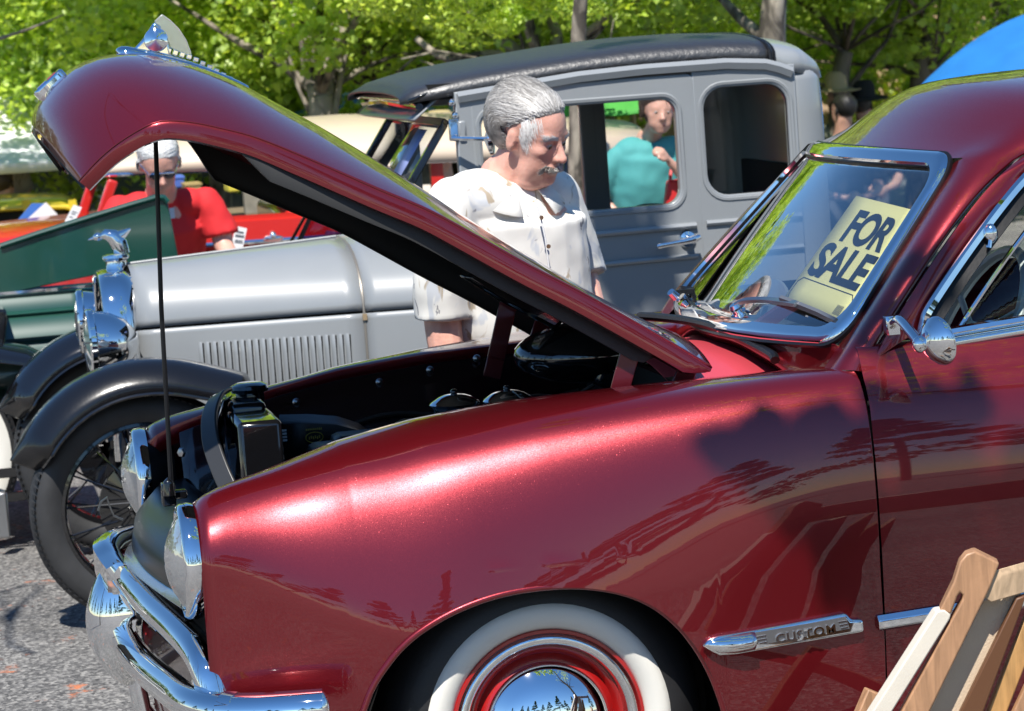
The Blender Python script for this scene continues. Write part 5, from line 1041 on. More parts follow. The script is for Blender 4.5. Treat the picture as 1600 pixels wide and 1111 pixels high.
# the shade tree over the right of the maroon car, out of the picture, and the evergreens behind the photographer
def shade():
    b = V(3.6, -4.6, 0); T = thing('shade_tree', 'broad shade tree standing to the right of the maroon car, out of view', 'tree', b); m = M()
    m.tube(cat([b, b+V(-.1, .1, 1.5), b+V(-.4, .4, 3.0), b+V(-1.2, .8, 4.2)], 4), list(np.linspace(.2, .1, 13)), 10); limbs(m, b+V(-.5, .5, 3.2), 5, 8, 2.0, .07); m.tube([b+V(-.4, .4, 3.0), V(1.9, -3.4, 4.6), V(1.1, -3.0, 4.7)], [.07, .04, .015], 8); ob('trunk', m, BARK, T)
    cs = []; rs = []; g = random.Random(11)
    def land(x, y, z, r_, t): p = V(x, y, z)-SUN*t; cs.append((p.x-b.x, p.y-b.y, p.z)); rs.append(r_)
    for i in range(13):
        q_ = g.random()**.5; land(.40+.38*q_, -.9, g.uniform(.93-.42*q_, .97), g.uniform(.02, .055), g.uniform(3.9, 4.7))
    for i in range(48): land(g.uniform(.78, 2.4), -.9, g.uniform(.10, .98), g.uniform(.04, .12), g.uniform(4.2, 5.6))
    for x, z, r_ in((.62, .80, .13), (.70, .70, .14), (.55, .88, .07), (.66, .62, .10), (.47, .90, .05), (.40, .93, .04), (.75, .55, .12), (.62, .93, .06), (.80, .86, .10)): land(x, -.9, z, r_*.7, g.uniform(3.9, 4.8))
    for i in range(12): land(*((g.uniform(1.0, 1.22), 2.66, g.uniform(.7, 1.15), g.uniform(.05, .10)) if i < 8 else (g.uniform(.7, 1.6), 2.9, g.uniform(1.55, 1.72), g.uniform(.03, .06))), g.uniform(4.4, 6.2)) if i < 12 else None
    for i in range(20): land(g.uniform(1.5, 4.5), g.uniform(-.8, .6), 1.6, g.uniform(.15, .4), g.uniform(3.2, 4.4))
    for x, y, z, r_ in((.90, -.76, 1.22, .09), (.82, -.75, 1.10, .08), (.80, -.62, 1.12, .06)): land(x, y, z, r_, 5.4)
    for i in range(24): cs.append((g.uniform(-.8, 1.6), g.uniform(-.6, 1.4), g.uniform(5.6, 7.4))); rs.append(g.uniform(.3, .55))
    me = leaf_cloud('crown', cs, rs, 3300, .075, 1.2, 12); me.materials.append(LEAF); c = bpy.data.objects.new('crown', me); COL.objects.link(c); c.parent = T
shade()
def added_bare_branch():  # unseen tree added so its branch throws thin shadows on the asphalt
    b = V(-4.2, -1.2, 0); T = thing('added_bare_tree', 'leafless small tree added out of view left of the maroon car to cast branch shadows', 'tree', b); m = M(); L_ = lambda px, py, t: Ug(px, py)-SUN*t
    m.tube(cat([b, b+V(.1, .1, 1.6), b+V(.6, .2, 3.0)], 4), list(np.linspace(.09, .05, 9)), 8)
    k = L_(15, 962, 4.3); m.tube(cat([b+V(.6, .2, 3.0), L_(0, 925, 4.3), k, L_(14, 1005, 4.3), L_(28, 1012, 4.3), L_(52, 1022, 4.3)], 4), [.03, .012, .009, .008, .008, .008, .009, .010]*2+[.010]*5, 6)
    m.tube(cat([L_(0, 938, 4.3), k, L_(28, 965, 4.3), L_(80, 963, 4.3)], 4), .004, 5); m.tube(cat([k, L_(5, 930, 4.3), L_(42, 912, 4.3)], 4), .004, 5); m.tube(cat([L_(16, 1008, 4.3), L_(50, 990, 4.3), L_(115, 982, 4.3)], 4), .0035, 5); ob('trunk', m, BARKD, T, sm=180)
added_bare_branch()
def conifer_mesh(seed):
    g = np.random.default_rng(seed); cs = []; rr = []
    for i in range(60):
        h = g.random()**.8; a = g.random()*6.28; r_ = (1-h)*.26*g.uniform(.5, 1); cs.append((r_*math.cos(a), r_*math.sin(a), .12+.88*h)); rr.append(.03+.055*(1-h))
    me = leaf_cloud('crown', cs, rr, 5000, .022, .5, seed, .8); me.materials.append(LEAFD); return me
CON = [conifer_mesh(3), conifer_mesh(4)]
for i, (x, y, h) in enumerate(((-34, -30, 11), (-27, -36, 14), (-21, -33, 9), (-15, -40, 13), (-9, -38, 10), (-4, -42, 15), (2, -40, 9), (7, -44, 12), (13, -40, 16), (18, -38, 11), (25, -36, 14), (33, -33, 12), (-40, -18, 13), (-44, -6, 10), (-42, 5, 12), (-38, 15, 11), (-30, 24, 10), (40, -20, 14), (44, -8, 12))):
    T = thing('conifer', 'tall evergreen standing behind the photographer', 'tree', V(x, y, 0), 'evergreens around the car park'); m = M(); m.tube([V(x, y, 0), V(x, y, h*.5)], h*.012, 6); ob('trunk', m, BARKD, T)
    c = bpy.data.objects.new('crown', CON[i % 2]); COL.objects.link(c); c.parent = T; c.scale = (h*1.1, h*1.1, h); c.rotation_euler = (0, 0, i)
# ---- tan building
B = thing('tan_building', 'tan stucco building glimpsed through the trees at the upper right', 'building', (U(1400, 400, 24).x, 24, 0)); bx = U(1400, 400, 24).x
STU = mat('tan_stucco', (.52, .36, .24), .9, bump=.2, bscale=30, var=.05); m = M(); m.box((bx, 26, 2.2), (6.5, 4, 4.4)); ob('wall', m, STU, B); m = M(); m.box((bx, 26, 4.5), (7.1, 4.6, .22)); ob('roof', m, mat('brown_roof', (.12, .07, .05), .8), B)
for k in(-2, .2, 2.2):
    m = M(); m.box((bx+k, 23.99, 2.6), (.9, .06, 1.1)); f = ob('window', m, mat('white_frame', (.7, .7, .68), .5), B); m = M(); m.box((bx+k, 23.955, 2.6), (.78, .02, .98)); ob('pane', m, mat('dark_pane', (.02, .025, .03), .05), f)
# ---- canopies, umbrellas
def popup(name, label, x0, x1, y0, y1, ze, zr, mt, leg=True, ridge='p'):
    T = thing(name, label, 'canopy', ((x0+x1)/2, (y0+y1)/2, 0)); m = M(); cx, cy = (x0+x1)/2, (y0+y1)/2; rows = []
    for t in np.linspace(0, 1, 9):
        k = 1-t; row = []
        for a in np.linspace(0, 1, 33)[:-1]:
            s4 = a*4; i = int(s4) % 4; f = s4-int(s4); c = [(x0, y0), (x1, y0), (x1, y1), (x0, y1)]; p, q = c[i], c[(i+1) % 4]; X, Y = lerp(p[0], q[0], f), lerp(p[1], q[1], f)
            row.append(V(lerp(cx, X, k), lerp(cy, Y, k), lerp(ze, zr, t)-.06*math.sin(math.pi*t)-.05*math.sin(math.pi*f)*k))
        rows.append(row)
    rows = [[q-V(0, 0, .06) for q in rows[0]]]+rows; m.loft(rows, cv=True); ob('canopy_top', m, mt, T, sm=30, solid=.01)
    for X in(x0+.03, x1-.03):
        for Y in(y0+.03, y1-.03): m = M(); m.tube([V(X, Y, 0), V(X, Y, ze)], .02, 8); ob('leg', m, STEEL, T)
    return T
WHT = mat('white_canvas', (.78, .79, .82), .7, bump=.1, bscale=6); BLT = mat('blue_fabric', (.05, .19, .52), .7, bump=.15, bscale=12, var=.12)
pk = U(47, 131, 14.5); popup('white_canopy', 'white pop-up canopy at the far left behind the raised hood', pk.x-1.5, pk.x+1.5, 13.0, 16.0, U(60, 242, 13.0).z, pk.z, WHT)
pk = U(560, 128, 17); popup('blue_canopy', 'blue pop-up canopy behind the forked tree, left of the grey sedan', pk.x-.9, pk.x+1.1, 16, 18, U(560, 185, 17).z, pk.z, BLT)
def umbrella(name, label, c, rad, h, mt, base=True, n=8, tiltv=(0, 0, 1)):
    T = thing(name, label, 'umbrella', (c.x, c.y, 0)); m = M(); rows = []
    for t in np.linspace(0, 1, 10):
        row = []
        for j in range(n*6):
            a = 2*math.pi*j/(n*6); sc_ = 1-.05*abs(math.sin(a*n/2))*t; row.append(c+V(math.cos(a)*rad*t*sc_, math.sin(a)*rad*t*sc_, -h*(t**1.9)-.015*abs(math.sin(a*n/2))*t))
        rows.append(row)
    m.loft(rows, cv=True); ob('umbrella_cover', m, mt, T, sm=25, solid=.004)
    for j in range(n): a = 2*math.pi*j/n; m = M(); m.tube([c+V(math.cos(a)*rad*t, math.sin(a)*rad*t, -h*t**1.9-.012) for t in np.linspace(.02, 1, 7)], .005, 5); ob('rib', m, STEEL, T)
    m = M(); m.tube([V(c.x, c.y, 0), c+V(0, 0, .05)], .016, 8); ob('pole', m, mat('tan_pole', (.45, .32, .18), .5), T); return T
def cloth_trans(name, c):
    m = mat(name, c, .7, bump=.12, bscale=10, var=.1); n = m.node_tree.nodes; L = m.node_tree.links; t = n.new('ShaderNodeBsdfTranslucent'); t.inputs[0].default_value = (*c, 1); mx = n.new('ShaderNodeMixShader'); mx.inputs[0].default_value = .4; L.new(n['Principled BSDF'].outputs[0], mx.inputs[1]); L.new(t.outputs[0], mx.inputs[2]); L.new(mx.outputs[0], n['Material Output'].inputs[0]); return m
c = U(1672, 6, 9.0); umbrella('blue_umbrella', 'large bright blue umbrella at the upper right beyond the maroon roof', c, 1.06, .55, cloth_trans('blue_nylon', (.03, .27, .72)))
c = U(985, 128, 8.2); umbrella('green_umbrella', 'small green umbrella seen through the grey sedan window behind the woman', c, .42, .14, cloth_trans('green_nylon', (.10, .48, .08)))
# ---- things glimpsed behind
T = thing('blue_folding_chair', 'blue folding chair seen through the grey sedan door window', 'chair', U(920, 330, 8)); m = M(); q0, q1 = U(908, 300, 8.0), U(926, 235, 8.0); m.prism([U(905, 310, 8), U(914, 232, 8), U(926, 230, 8), U(924, 310, 8)], (.0, .45, 0)); ob('backrest', m, mat('blue_chair_cloth', (.03, .16, .60), .7), T, bev=.01)
g = U(915, 310, 8)
m = M(); m.box((g.x-.2, 8.2, .45), (.45, .45, .03)); ob('seat', m, mat('blue_chair_cloth', (.03, .16, .60)), T)
for dx_, dy_ in((-.4, 0), (0, 0), (-.4, .42), (0, .42)): m = M(); m.tube([V(g.x+dx_, 8+dy_, 0), V(g.x+dx_, 8+dy_, .5)], .012, 6); ob('leg', m, STEEL, T)
VAN = thing('dark_van', 'dark grey green van with black windows, far left under the white canopy', 'van', (U(20, 300, 19).x, 19.6, 0)); vx = U(30, 300, 19).x; z1 = U(30, 245, 19).z
m = M(); m.box((vx, 19.8, .62), (4.4, 1.7, .9)); m.box((vx+.2, 19.8, 1.2), (3.6, 1.6, .75)); ob('body', m, mat('dark_van_paint', (.10, .12, .11), .35, 0, .5), VAN, bev=.1, bseg=3)
for px in(-40, 41, 75, 110):
    q = U(px, 270, 18.98); m = M(); m.box(q, (.24, .05, .20)); ob('window', m, BLACKG, VAN, bev=.03)
for dx_ in(-1.4, 1.4): m = M(); m.lathe([(0, .03), (.33, .02), (.34, -.15)], V(vx+dx_, 18.95, .34), (0, -1, 0), 24); ob('wheel', m, RUBBER, VAN)
for i, (px, py, w_, h_, c, y, lb) in enumerate(((300, 300, 26, 24, (.28, .2, .08), 11, 'cardboard box on a stall seen under the raised hood'), (275, 285, 22, 16, (.06, .12, .4), 11.3, 'blue bag among the stall goods under the raised hood'), (318, 325, 30, 20, (.22, .2, .16), 11, 'grey crate under the cardboard box behind the red shirted man'), (362, 290, 18, 18, (.6, .5, .05), 10.6, 'yellow bag hanging by the stall post'))):
    q = U(px, py, y); T = thing('stall_box', lb, 'box', V(q.x, y, q.z-h_/270/2)); m = M(); m.box(q, (w_/265, .25, h_/265)); ob('body', m, mat('stall_%d' % i, c, .7), T, bev=.01); m = M(); m.box(q+V(0, 0, h_/530+.004), (w_/255, .26, .012)); ob('lid', m, mat('stall_l%d' % i, [min(1, k*1.3) for k in c], .7), T)
T = thing('stall_table', 'table holding the stall goods beyond the red car', 'table', U(310, 340, 11.1)); q = U(310, 338, 11.1); m = M(); m.box(q, (1.5, .7, .03)); ob('tabletop', m, mat('table_wood', (.2, .15, .1), .6), T)
for dx_ in(-.7, .7):
    for dy_ in(-.3, .3): m = M(); m.tube([V(q.x+dx_, 11.1+dy_, 0), V(q.x+dx_, 11.1+dy_, q.z)], .02, 6); ob('leg', m, STEEL, T)
T = thing('stall_post', 'grey wooden post beside the stall, seen under the raised hood', 'post', (U(392, 300, 10.8).x, 10.8, 0)); q = U(392, 300, 10.8); m = M(); m.box((q.x, 10.8, .6), (.09, .09, 1.2)); ob('shaft', m, mat('grey_wood', (.22, .20, .16), .8, var=.2, vscale=20), T); m = M(); m.box((q.x, 10.8, 1.21), (.12, .12, .03)); ob('cap', m, mat('grey_wood', (.22, .2, .16)), T)
# ============================================================ PEOPLE
def sm_min(a, b, k): h = np.clip(.5+.5*(b-a)/k, 0, 1); return b*(1-h)+a*h-k*h*(1-h)
def sd_ell(p, c, r): q = (p-np.array(c)); r = np.array(r); k0 = np.linalg.norm(q/r, axis=-1); k1 = np.linalg.norm(q/(r*r), axis=-1)+1e-9; return k0*(k0-1)/k1
def sd_cap(p, a, b, r0, r1): a, b = np.array(a), np.array(b); ab = b-a; t = np.clip(((p-a)@ab)/(ab@ab), 0, 1); return np.linalg.norm(p-(a+t[..., None]*ab), axis=-1)-(r0+(r1-r0)*t)
def head_sdf(p, jowl=0., smile=0.):
    p = p.copy(); p[..., 1] = np.abs(p[..., 1])
    d = sd_ell(p, (-.065, 0, .135), (.405, .315, .365))
    d = sm_min(d, sd_ell(p, (.10, 0, -.10), (.245, .235, .36)), .12)
    d = sm_min(d, sd_ell(p, (.12, 0, -.335), (.20, .185+.02*jowl, .13)), .10)
    d = sm_min(d, sd_ell(p, (.292, 0, -.405), (.062, .085, .058)), .07)
    d = sm_min(d, sd_ell(p, (.225, .165, -.085), (.085, .075, .055)), .07)
    d = sm_min(d, sd_ell(p, (.205, .14, -.23), (.10, .085, .11)), .08)
    d = sm_min(d, sd_ell(p, (.275, .095, .075), (.065, .10, .035)), .05)
    d = sm_min(d, sd_ell(p, (.298, 0, -.265), (.072, .105, .085)), .06)
    if jowl: d = sm_min(d, sd_ell(p, (.10, .07, -.47), (.16, .15, .09)), .09); d = sm_min(d, sd_ell(p, (.13, .17, -.33), (.09, .06, .09)), .06)
    d = -sm_min(-d, sd_ell(p, (.345, .118, .005), (.065, .075, .042)), .035)
    d = sm_min(d, sd_ell(p, (.272, .118, .0), (.058, .062, .050)), .012)
    d = sm_min(d, sd_ell(p, (.300, .118, .026), (.038, .070, .018)), .018); d = sm_min(d, sd_ell(p, (.290, .120, -.042), (.040, .062, .016)), .02)
    d = sm_min(d, sd_cap(p, (.315, 0, .055), (.425, 0, -.125), .030, .044), .035)
    d = sm_min(d, sd_ell(p, (.425, 0, -.140), (.048, .044, .038)), .03); d = sm_min(d, sd_ell(p, (.378, .050, -.150), (.045, .030, .032)), .02)
    d = -sm_min(-d, sd_ell(p, (.405, .028, -.182), (.022, .013, .014)), .012)
    d = sm_min(d, sd_ell(p, (.356, 0, -.246), (.032, .078, .020)), .02); d = sm_min(d, sd_ell(p, (.350, 0, -.290), (.034, .068, .024)), .02)
    d = -sm_min(-d, sd_ell(p, (.393, 0, -.267), (.045, .088, .006)), .012)
    d = -sm_min(-d, sd_cap(p, (.345, .072, -.150), (.300, .128, -.275), .008, .008), .03)          # nasolabial fold
    d = sm_min(d, sd_ell(p, (-.03, .325, -.03), (.062, .030, .115)), .03); d = -sm_min(-d, sd_ell(p, (-.015, .362, -.02), (.030, .022, .065)), .02)
    return d
def head_mesh(jowl=0., nu=170, nv=150):
    th = np.linspace(0.02, math.pi-.02, nv); ph = np.linspace(-math.pi, math.pi, nu, endpoint=False)
    T, P = np.meshgrid(th, ph, indexing='ij'); d = np.stack([np.sin(T)*np.cos(P), np.sin(T)*np.sin(P), np.cos(T)], -1); r = np.full(T.shape, .85); c0 = np.array([.02, 0, -.02])
    for _ in range(70): r = r-.75*head_sdf(c0+d*r[..., None], jowl)
    return c0+d*r[..., None], nu, nv
HEADS = {}
def head_into(m, pos, F, Lf, Up, S, jowl=0.):
    if jowl not in HEADS: HEADS[jowl] = head_mesh(jowl)
    h, nu, nv = HEADS[jowl]
    B = np.array([list(F), list(Lf), list(Up)])*S
    w = h@B+np.array(list(pos)); rows = [[Vector(w[i, j]) for j in range(nu)] for i in range(nv)]
    o = len(m.v); m.loft(rows, cv=True); m.f.append(tuple(o+j for j in range(nu))); m.f.append(tuple(o+(nv-1)*nu+j for j in range(nu))[::-1])
def hand_into(m, wr, d, n, s=1., curl=.8):
    """palm along d from the wrist, n out of the back of the hand; five bent fingers"""
    d, n = Vector(d).normalized(), Vector(n).normalized(); n = (n-d*n.dot(d)).normalized(); b = d.cross(n)
    m.tube([wr, wr+d*.03*s, wr+d*.085*s], [.024*s, .034*s, .036*s], 10, flat=.55, up=n)
    for k, (off, ln) in enumerate(((-.030, .062), (-.010, .074), (.011, .070), (.030, .054))):
        p = wr+d*.080*s+b*off*s; q = [p]; a = 0
        for j in range(3):
            a += curl*(.55+.25*j); dd = d*math.cos(a)-n*math.sin(a); q.append(q[-1]+dd*ln*s*(.45, .32, .25)[j])
        m.tube(q, [.0095*s, .0092*s, .0085*s, .007*s], 8)
    p = wr+d*.03*s-b*.03*s; m.tube([p, p+(d*.6-b*.7)*.035*s-n*.01*s, p+(d*.95-b*.45)*.06*s-n*.022*s], [.012*s, .011*s, .008*s], 8)
def taper(m, pts, rad, n=12, flat=1., up=None):
    c = cat(pts, 5); rr = np.interp(np.linspace(0, len(rad)-1, len(c)), range(len(rad)), rad); m.tube(c, list(rr), n, flat=flat, up=up)
    m.ell(c[0], (rr[0]*.98,)*3, 10, 8); m.ell(c[-1], (rr[-1]*.98,)*3, 10, 8)
def strands(m, roots, flow, length, wd, g, steps=5, lift=.0, wob=.15):
    for p, nrm in roots:
        q = [Vector(p)]; d = Vector(flow(p)).normalized(); ln = length*g.uniform(.6, 1.2)
        for k in range(steps):
            d = (d+V(g.uniform(-wob, wob), g.uniform(-wob, wob), g.uniform(-wob, wob))).normalized(); q.append(q[-1]+d*ln/steps)
        o = len(m.v); sd = d.cross(nrm); sd = sd.normalized() if sd.length > 1e-6 else V(1, 0, 0)
        for k, a in enumerate(q): w_ = wd*(1-.75*k/steps); lf = Vector(nrm)*(lift*math.sin(math.pi*k/steps)); m.v += [a+sd*w_+lf, a-sd*w_+lf]
        m.f += [(o+2*k, o+2*k+1, o+2*k+3, o+2*k+2) for k in range(steps)]
def skin(name, c): 
    return mat(name, c, .42, sss=.12, bump=.12, bscale=110, var=.16, vscale=16)
def basis(F, Up):
    F = Vector(F).normalized(); Up = Vector(Up); Up = (Up-F*Up.dot(F)).normalized(); return F, Up.cross(F).normalized(), Up
def hair_cap(head, S, pos, F, Lf, Up, mt, par, keep, g, n=1200, ln=.16, flow=None, wd=.004, thick=.03, jowl=0., wob=.12, lift=.0, name='hair', nocap=False, mt2=None):
    h, nu, nv = HEADS[jowl]; m = M(); B = np.array([list(F), list(Lf), list(Up)])*S; P0 = np.array(list(pos)); K = keep(h); cen = np.array([-.06, 0, .12])
    dirs = h-cen; dirs /= np.linalg.norm(dirs, axis=-1)[..., None]; out = h+dirs*(thick*np.clip(K, 0, 1)*(.34+1.4*np.clip(-h[..., 0]/.33, 0, 1)))[..., None]
    idx = {}; w = out@B+P0
    if not nocap:
        for i in range(nv-1):
            for j in range(nu):
                j2 = (j+1) % nu; q = [(i, j), (i, j2), (i+1, j2), (i+1, j)]
                if all(K[a] > .02 for a in q):
                    f = []
                    for a in q:
                        if a not in idx: idx[a] = len(m.v); m.v.append(Vector(w[a]))
                        f.append(idx[a])
                    m.f.append(tuple(f))
    ho = ob(name, m, mt, par, sm=180, solid=0.0) if not nocap else None
    cand = np.argwhere(K > .05); roots = []
    for _ in range(n):
        a = tuple(cand[g.randrange(len(cand))])
        if g.random() > min(1, math.sin(math.pi*a[0]/nv)+.1): continue
        roots.append((Vector(w[a]), (Vector(dirs[a]@B)).normalized()))
    c0 = np.array([.02, 0, -.02]); RAD = np.linalg.norm(out-c0, axis=-1); mult = n >= 1 and not nocap; mm_ = M(); inv3 = np.linalg.inv(B)
    for p, nrm in roots:
        q = np.array((np.array(list(p))-P0)@inv3); ln_ = ln*g.uniform(.6, 1.2)/S; st = 6; prev = None; pl = []; lay = g.uniform(.0, 1.)*thick*.16+.004; fz = [g.uniform(-wob, wob) for _ in range(3)]
        for k in range(st+1):
            d = q-c0; r_ = np.linalg.norm(d); d = d/r_; i = int(round((math.acos(max(-1, min(1, d[2])))-.02)/(math.pi-.04)*(nv-1))); j = int(round((math.atan2(d[1], d[0])+math.pi)/(2*math.pi)*nu)) % nu
            R0 = RAD[max(0, min(nv-1, i)), j]+lay+lift*2*k/st; q = c0+d*(max(R0, RAD[max(0, min(nv-1, i)), j]) if not nocap or True else r_); pl.append(q)
            f = np.array(flow(Vector(q)), float)+np.array(fz); f = f-d*(f@d); nf_ = np.linalg.norm(f)+1e-9; q = q+f/nf_*ln_/st
        W = [Vector(x@B+P0) for x in pl]; o = len(mm_.v)
        for k, a_ in enumerate(W):
            t_ = (W[min(k+1, st)]-W[max(k-1, 0)]); sd = t_.cross(nrm); sd = sd.normalized() if sd.length > 1e-9 else V(1, 0, 0); w_ = wd*(1-.7*k/st); mm_.v += [a_+sd*w_, a_-sd*w_]
        mm_.f += [(o+2*k, o+2*k+1, o+2*k+3, o+2*k+2) for k in range(st)]
    s = ob('strands' if ho else name, mm_, mt2 or mt, ho or par, sm=180); tag(s, kind='stuff'); return ho
def eyes(S, pos, F, Lf, Up, par, iris=(.10, .08, .05)):
    for s in(-1, 1):
        c = Vector(pos)+F*.283*S+Lf*s*.118*S+Up*-.004*S; m = M(); m.ell(c, (.056*S,)*3, 18, 12); e = ob('eye', m, mat('eye_white', (.40, .35, .32), .2), par, sm=180)
        d = (F*.93-Up*.32).normalized(); m = M(); m.lathe([(0, .006*S), (.012*S, .005*S), (.024*S, -.001*S), (.026*S, -.006*S)], c+d*.0545*S, d, 14); ob('iris', m, mat('iris', iris, .1), e)
def person(label, base, pos, F, Up, S, torso, trad, armR, armL, skinm, shirtm, legs, trm, sleeve=.5, vox=.009, jowl=0., hands=((0, 0, -1), (0, -1, 0)), arm_r=(.058, .05, .044, .036, .026), tflat=.68, name='person', tup=None, hem=None, group=None, neck_r=.062, slv=1.25, curl=.7, hs=1., shv=.01, wr=.006, yk=1.):
    T = thing(name, label, 'person', base, group); F, Lf, Up = basis(F, Up); pos = Vector(pos); m = M(); head_into(m, pos, F, Lf, Up, S, jowl)
    nb = Vector(torso[-1]); taper(m, [nb-V(0, 0, .03), nb.lerp(pos-Up*.25*S-F*.06*S, .5), pos-Up*.22*S-F*.08*S], [neck_r*1.15, neck_r, neck_r*.95], 14)
    taper(m, torso, [r*.93 for r in trad], 16, tflat, tup or V(0, -1, 0))
    for A in(armR, armL):
        taper(m, A, arm_r); w_ = Vector(A[-1]); d = (Vector(A[-1])-Vector(A[-2])).normalized(); hand_into(m, w_, d, hands[1], hs, curl)
    for lg in legs: taper(m, lg, [.085, .075, .055, .05, .036]); ft = Vector(lg[-1]); m.tube([ft+V(0, .05, -.03), ft+V(0, -.06, -.04), ft+V(.0, -.17, -.055)], [.035, .036, .025], 8)
    body = ob('body', m, skinm, T, sm=180, rem=vox, smo=1)
    m = M(); taper(m, torso[:-1]+[Vector(torso[-1])-V(0, 0, .035)], [r*1.03+.008 for r in trad[:-1]]+[trad[-1]*1.02], 20, tflat*1.04, tup or V(0, -1, 0))
    for A in(armR, armL):
        k = [Vector(q) for q in cat(A, 6)]; n_ = max(2, int(len(k)*sleeve)); rr = np.interp(np.linspace(0, 1, n_), [0, .3, 1], [arm_r[0]*1.2, arm_r[0]*slv, arm_r[0]*slv*1.02]); m.tube(k[:n_], list(rr), 14); m.ell(k[0], (rr[0],)*3, 12, 8)
        if yk > 1: m.ell(Vector(A[0]).lerp(nb, .78)-V(0, .03, .035), (.062, .08, .06), 14, 10); m.ell(nb+V(.01, -.065, -.085), (.085, .06, .055), 14, 10)
        m.ell(Vector(A[0]).lerp(nb, .45)-V(0, 0, .02), (.085*yk, .075*yk, .07*yk), 14, 10)
    sh_ = ob('shirt', m, shirtm, T, sm=180, rem=shv, smo=4)
    if wr:
        tx = bpy.data.textures.get('cloth_folds') or bpy.data.textures.new('cloth_folds', 'CLOUDS'); tx.noise_scale = .11; tx.noise_depth = 1
        dm = sh_.modifiers.new('folds', 'DISPLACE'); dm.texture = tx; dm.strength = wr*3; dm.mid_level = .5; dm.texture_coords = 'GLOBAL'
    m = M(); hp = Vector(torso[0]); m.ell(hp, (trad[0]*1.08, trad[0]*.75, .12), 16, 12)
    for lg in legs: taper(m, [Vector(q) for q in lg[:-1]]+[Vector(lg[-1])+V(0, 0, .03)], [.105, .095, .08, .075, .07])
    ob('trousers', m, trm, T, sm=180, rem=.014, smo=3)
    for lg in legs: ft = Vector(lg[-1]); m = M(); m.tube([ft+V(0, .06, -.03), ft+V(0, -.06, -.035), ft+V(.0, -.18, -.05)], [.042, .044, .034], 10); m.box(ft+V(0, -.06, -.07), (.085, .28, .025)); ob('shoe', m, mat('dark_shoe', (.03, .025, .02), .5), T, bev=.01)
    return T, body, (F, Lf, Up)
def std_legs(x, y, z, dx=.10, yy=0): return [[V(x+s*dx, y, z), V(x+s*dx, y-.01, z*.75), V(x+s*(dx+.01), y-.03+yy, z*.53), V(x+s*(dx+.01), y, z*.3), V(x+s*(dx+.02), y+.02, .085)] for s in(-1, 1)]
SK1 = skin('ruddy_skin', (.66, .35, .27)); SK2 = skin('fair_skin', (.55, .31, .23)); SK3 = skin('tan_skin', (.36, .17, .10))
def shirt_leafy():
    m = mat('white_leaf_shirt', (.78, .76, .72), .8, bump=.15, bscale=9); n = m.node_tree.nodes; L = m.node_tree.links; b = n['Principled BSDF']; tc = n.new('ShaderNodeTexCoord')
    def patch(sc, lo, hi, seed):
        mp = n.new('ShaderNodeMapping'); mp.inputs['Location'].default_value = (seed, seed*2, 0); mp.inputs['Rotation'].default_value = (.4, .5, .3); mp.inputs['Scale'].default_value = (1, 1, .55); t = n.new('ShaderNodeTexNoise'); t.inputs['Scale'].default_value = sc; t.inputs['Detail'].default_value = 3; t.inputs['Distortion'].default_value = 1.0; L.new(tc.outputs['Object'], mp.inputs[0]); L.new(mp.outputs[0], t.inputs['Vector'])
        r = n.new('ShaderNodeValToRGB'); r.color_ramp.elements[0].position = lo; r.color_ramp.elements[1].position = hi; L.new(t.outputs['Fac'], r.inputs[0]); return r
    base = (.74, .725, .68, 1); cur = None
    for sc, lo, hi, seed, c in((13, .58, .64, 3, (.55, .57, .60, 1)), (15, .63, .67, 9, (.42, .35, .26, 1)), (24, .66, .69, 17, (.22, .22, .24, 1))):
        mx = n.new('ShaderNodeMixRGB'); L.new(patch(sc, lo, hi, seed).outputs[0], mx.inputs[0]); mx.inputs[2].default_value = c
        if cur is None: mx.inputs[1].default_value = base
        else: L.new(cur.outputs[0], mx.inputs[1])
        cur = mx
    L.new(cur.outputs[0], b.inputs['Base Color']); return m
# ---- the man in the white shirt, looking into the engine bay
g = random.Random(3); S1 = .259; ph = R(48); pt = R(20); Fh = V(math.cos(ph)*math.cos(pt), -math.sin(ph)*math.cos(pt), -math.sin(pt)); 
_F, _L, _U = V(math.cos(ph)*math.cos(pt), -math.sin(ph)*math.cos(pt), -math.sin(pt)), 0, 0
Fb = Vector(_F).normalized(); Ub = V(-.1, 0, 1); Ub = (Ub-Fb*Ub.dot(Fb)).normalized(); hp = U(884, 252, .97)-(Fb*.47-Ub*.14)*S1
tor = [V(.385, 1.20, .88), V(.38, 1.14, 1.02), V(.38, 1.13, 1.16), V(.38, 1.13, 1.28), V(.385, 1.12, 1.375)]
T1, B1, (F, Lf, Up) = person('grey-haired man with a moustache in a white leaf-print shirt, looking into the open engine bay', V(.40, 1.2, 0), hp, Fh, V(-.1, .0, 1), S1, tor, [.20, .212, .205, .205, .095],
    [V(.215, 1.03, 1.335), V(.175, 1.02, 1.17), V(.165, 1.03, 1.03), V(.17, 1.0, .90), V(.19, .97, .79)], [V(.525, 1.20, 1.325), V(.57, 1.24, 1.19), V(.595, 1.25, 1.09), V(.60, 1.16, .99), V(.60, 1.06, .91)],
    SK1, shirt_leafy(), std_legs(.40, 1.22, .84), mat('navy_trousers', (.03, .035, .05), .8), sleeve=.52, vox=.0055, jowl=1., arm_r=(.064, .058, .052, .046, .032), tflat=.74, neck_r=.068, slv=1.22, shv=.009, wr=.0042, yk=1.3)
GH = hair_mat('grey_hair', (.17, .155, .14), (.60, .58, .55)); GHD = mat('dark_grey_hair', (.20, .185, .17), .5, var=.6, vscale=40); WH = hair_mat('white_hair', (.55, .54, .52), (.85, .84, .82))
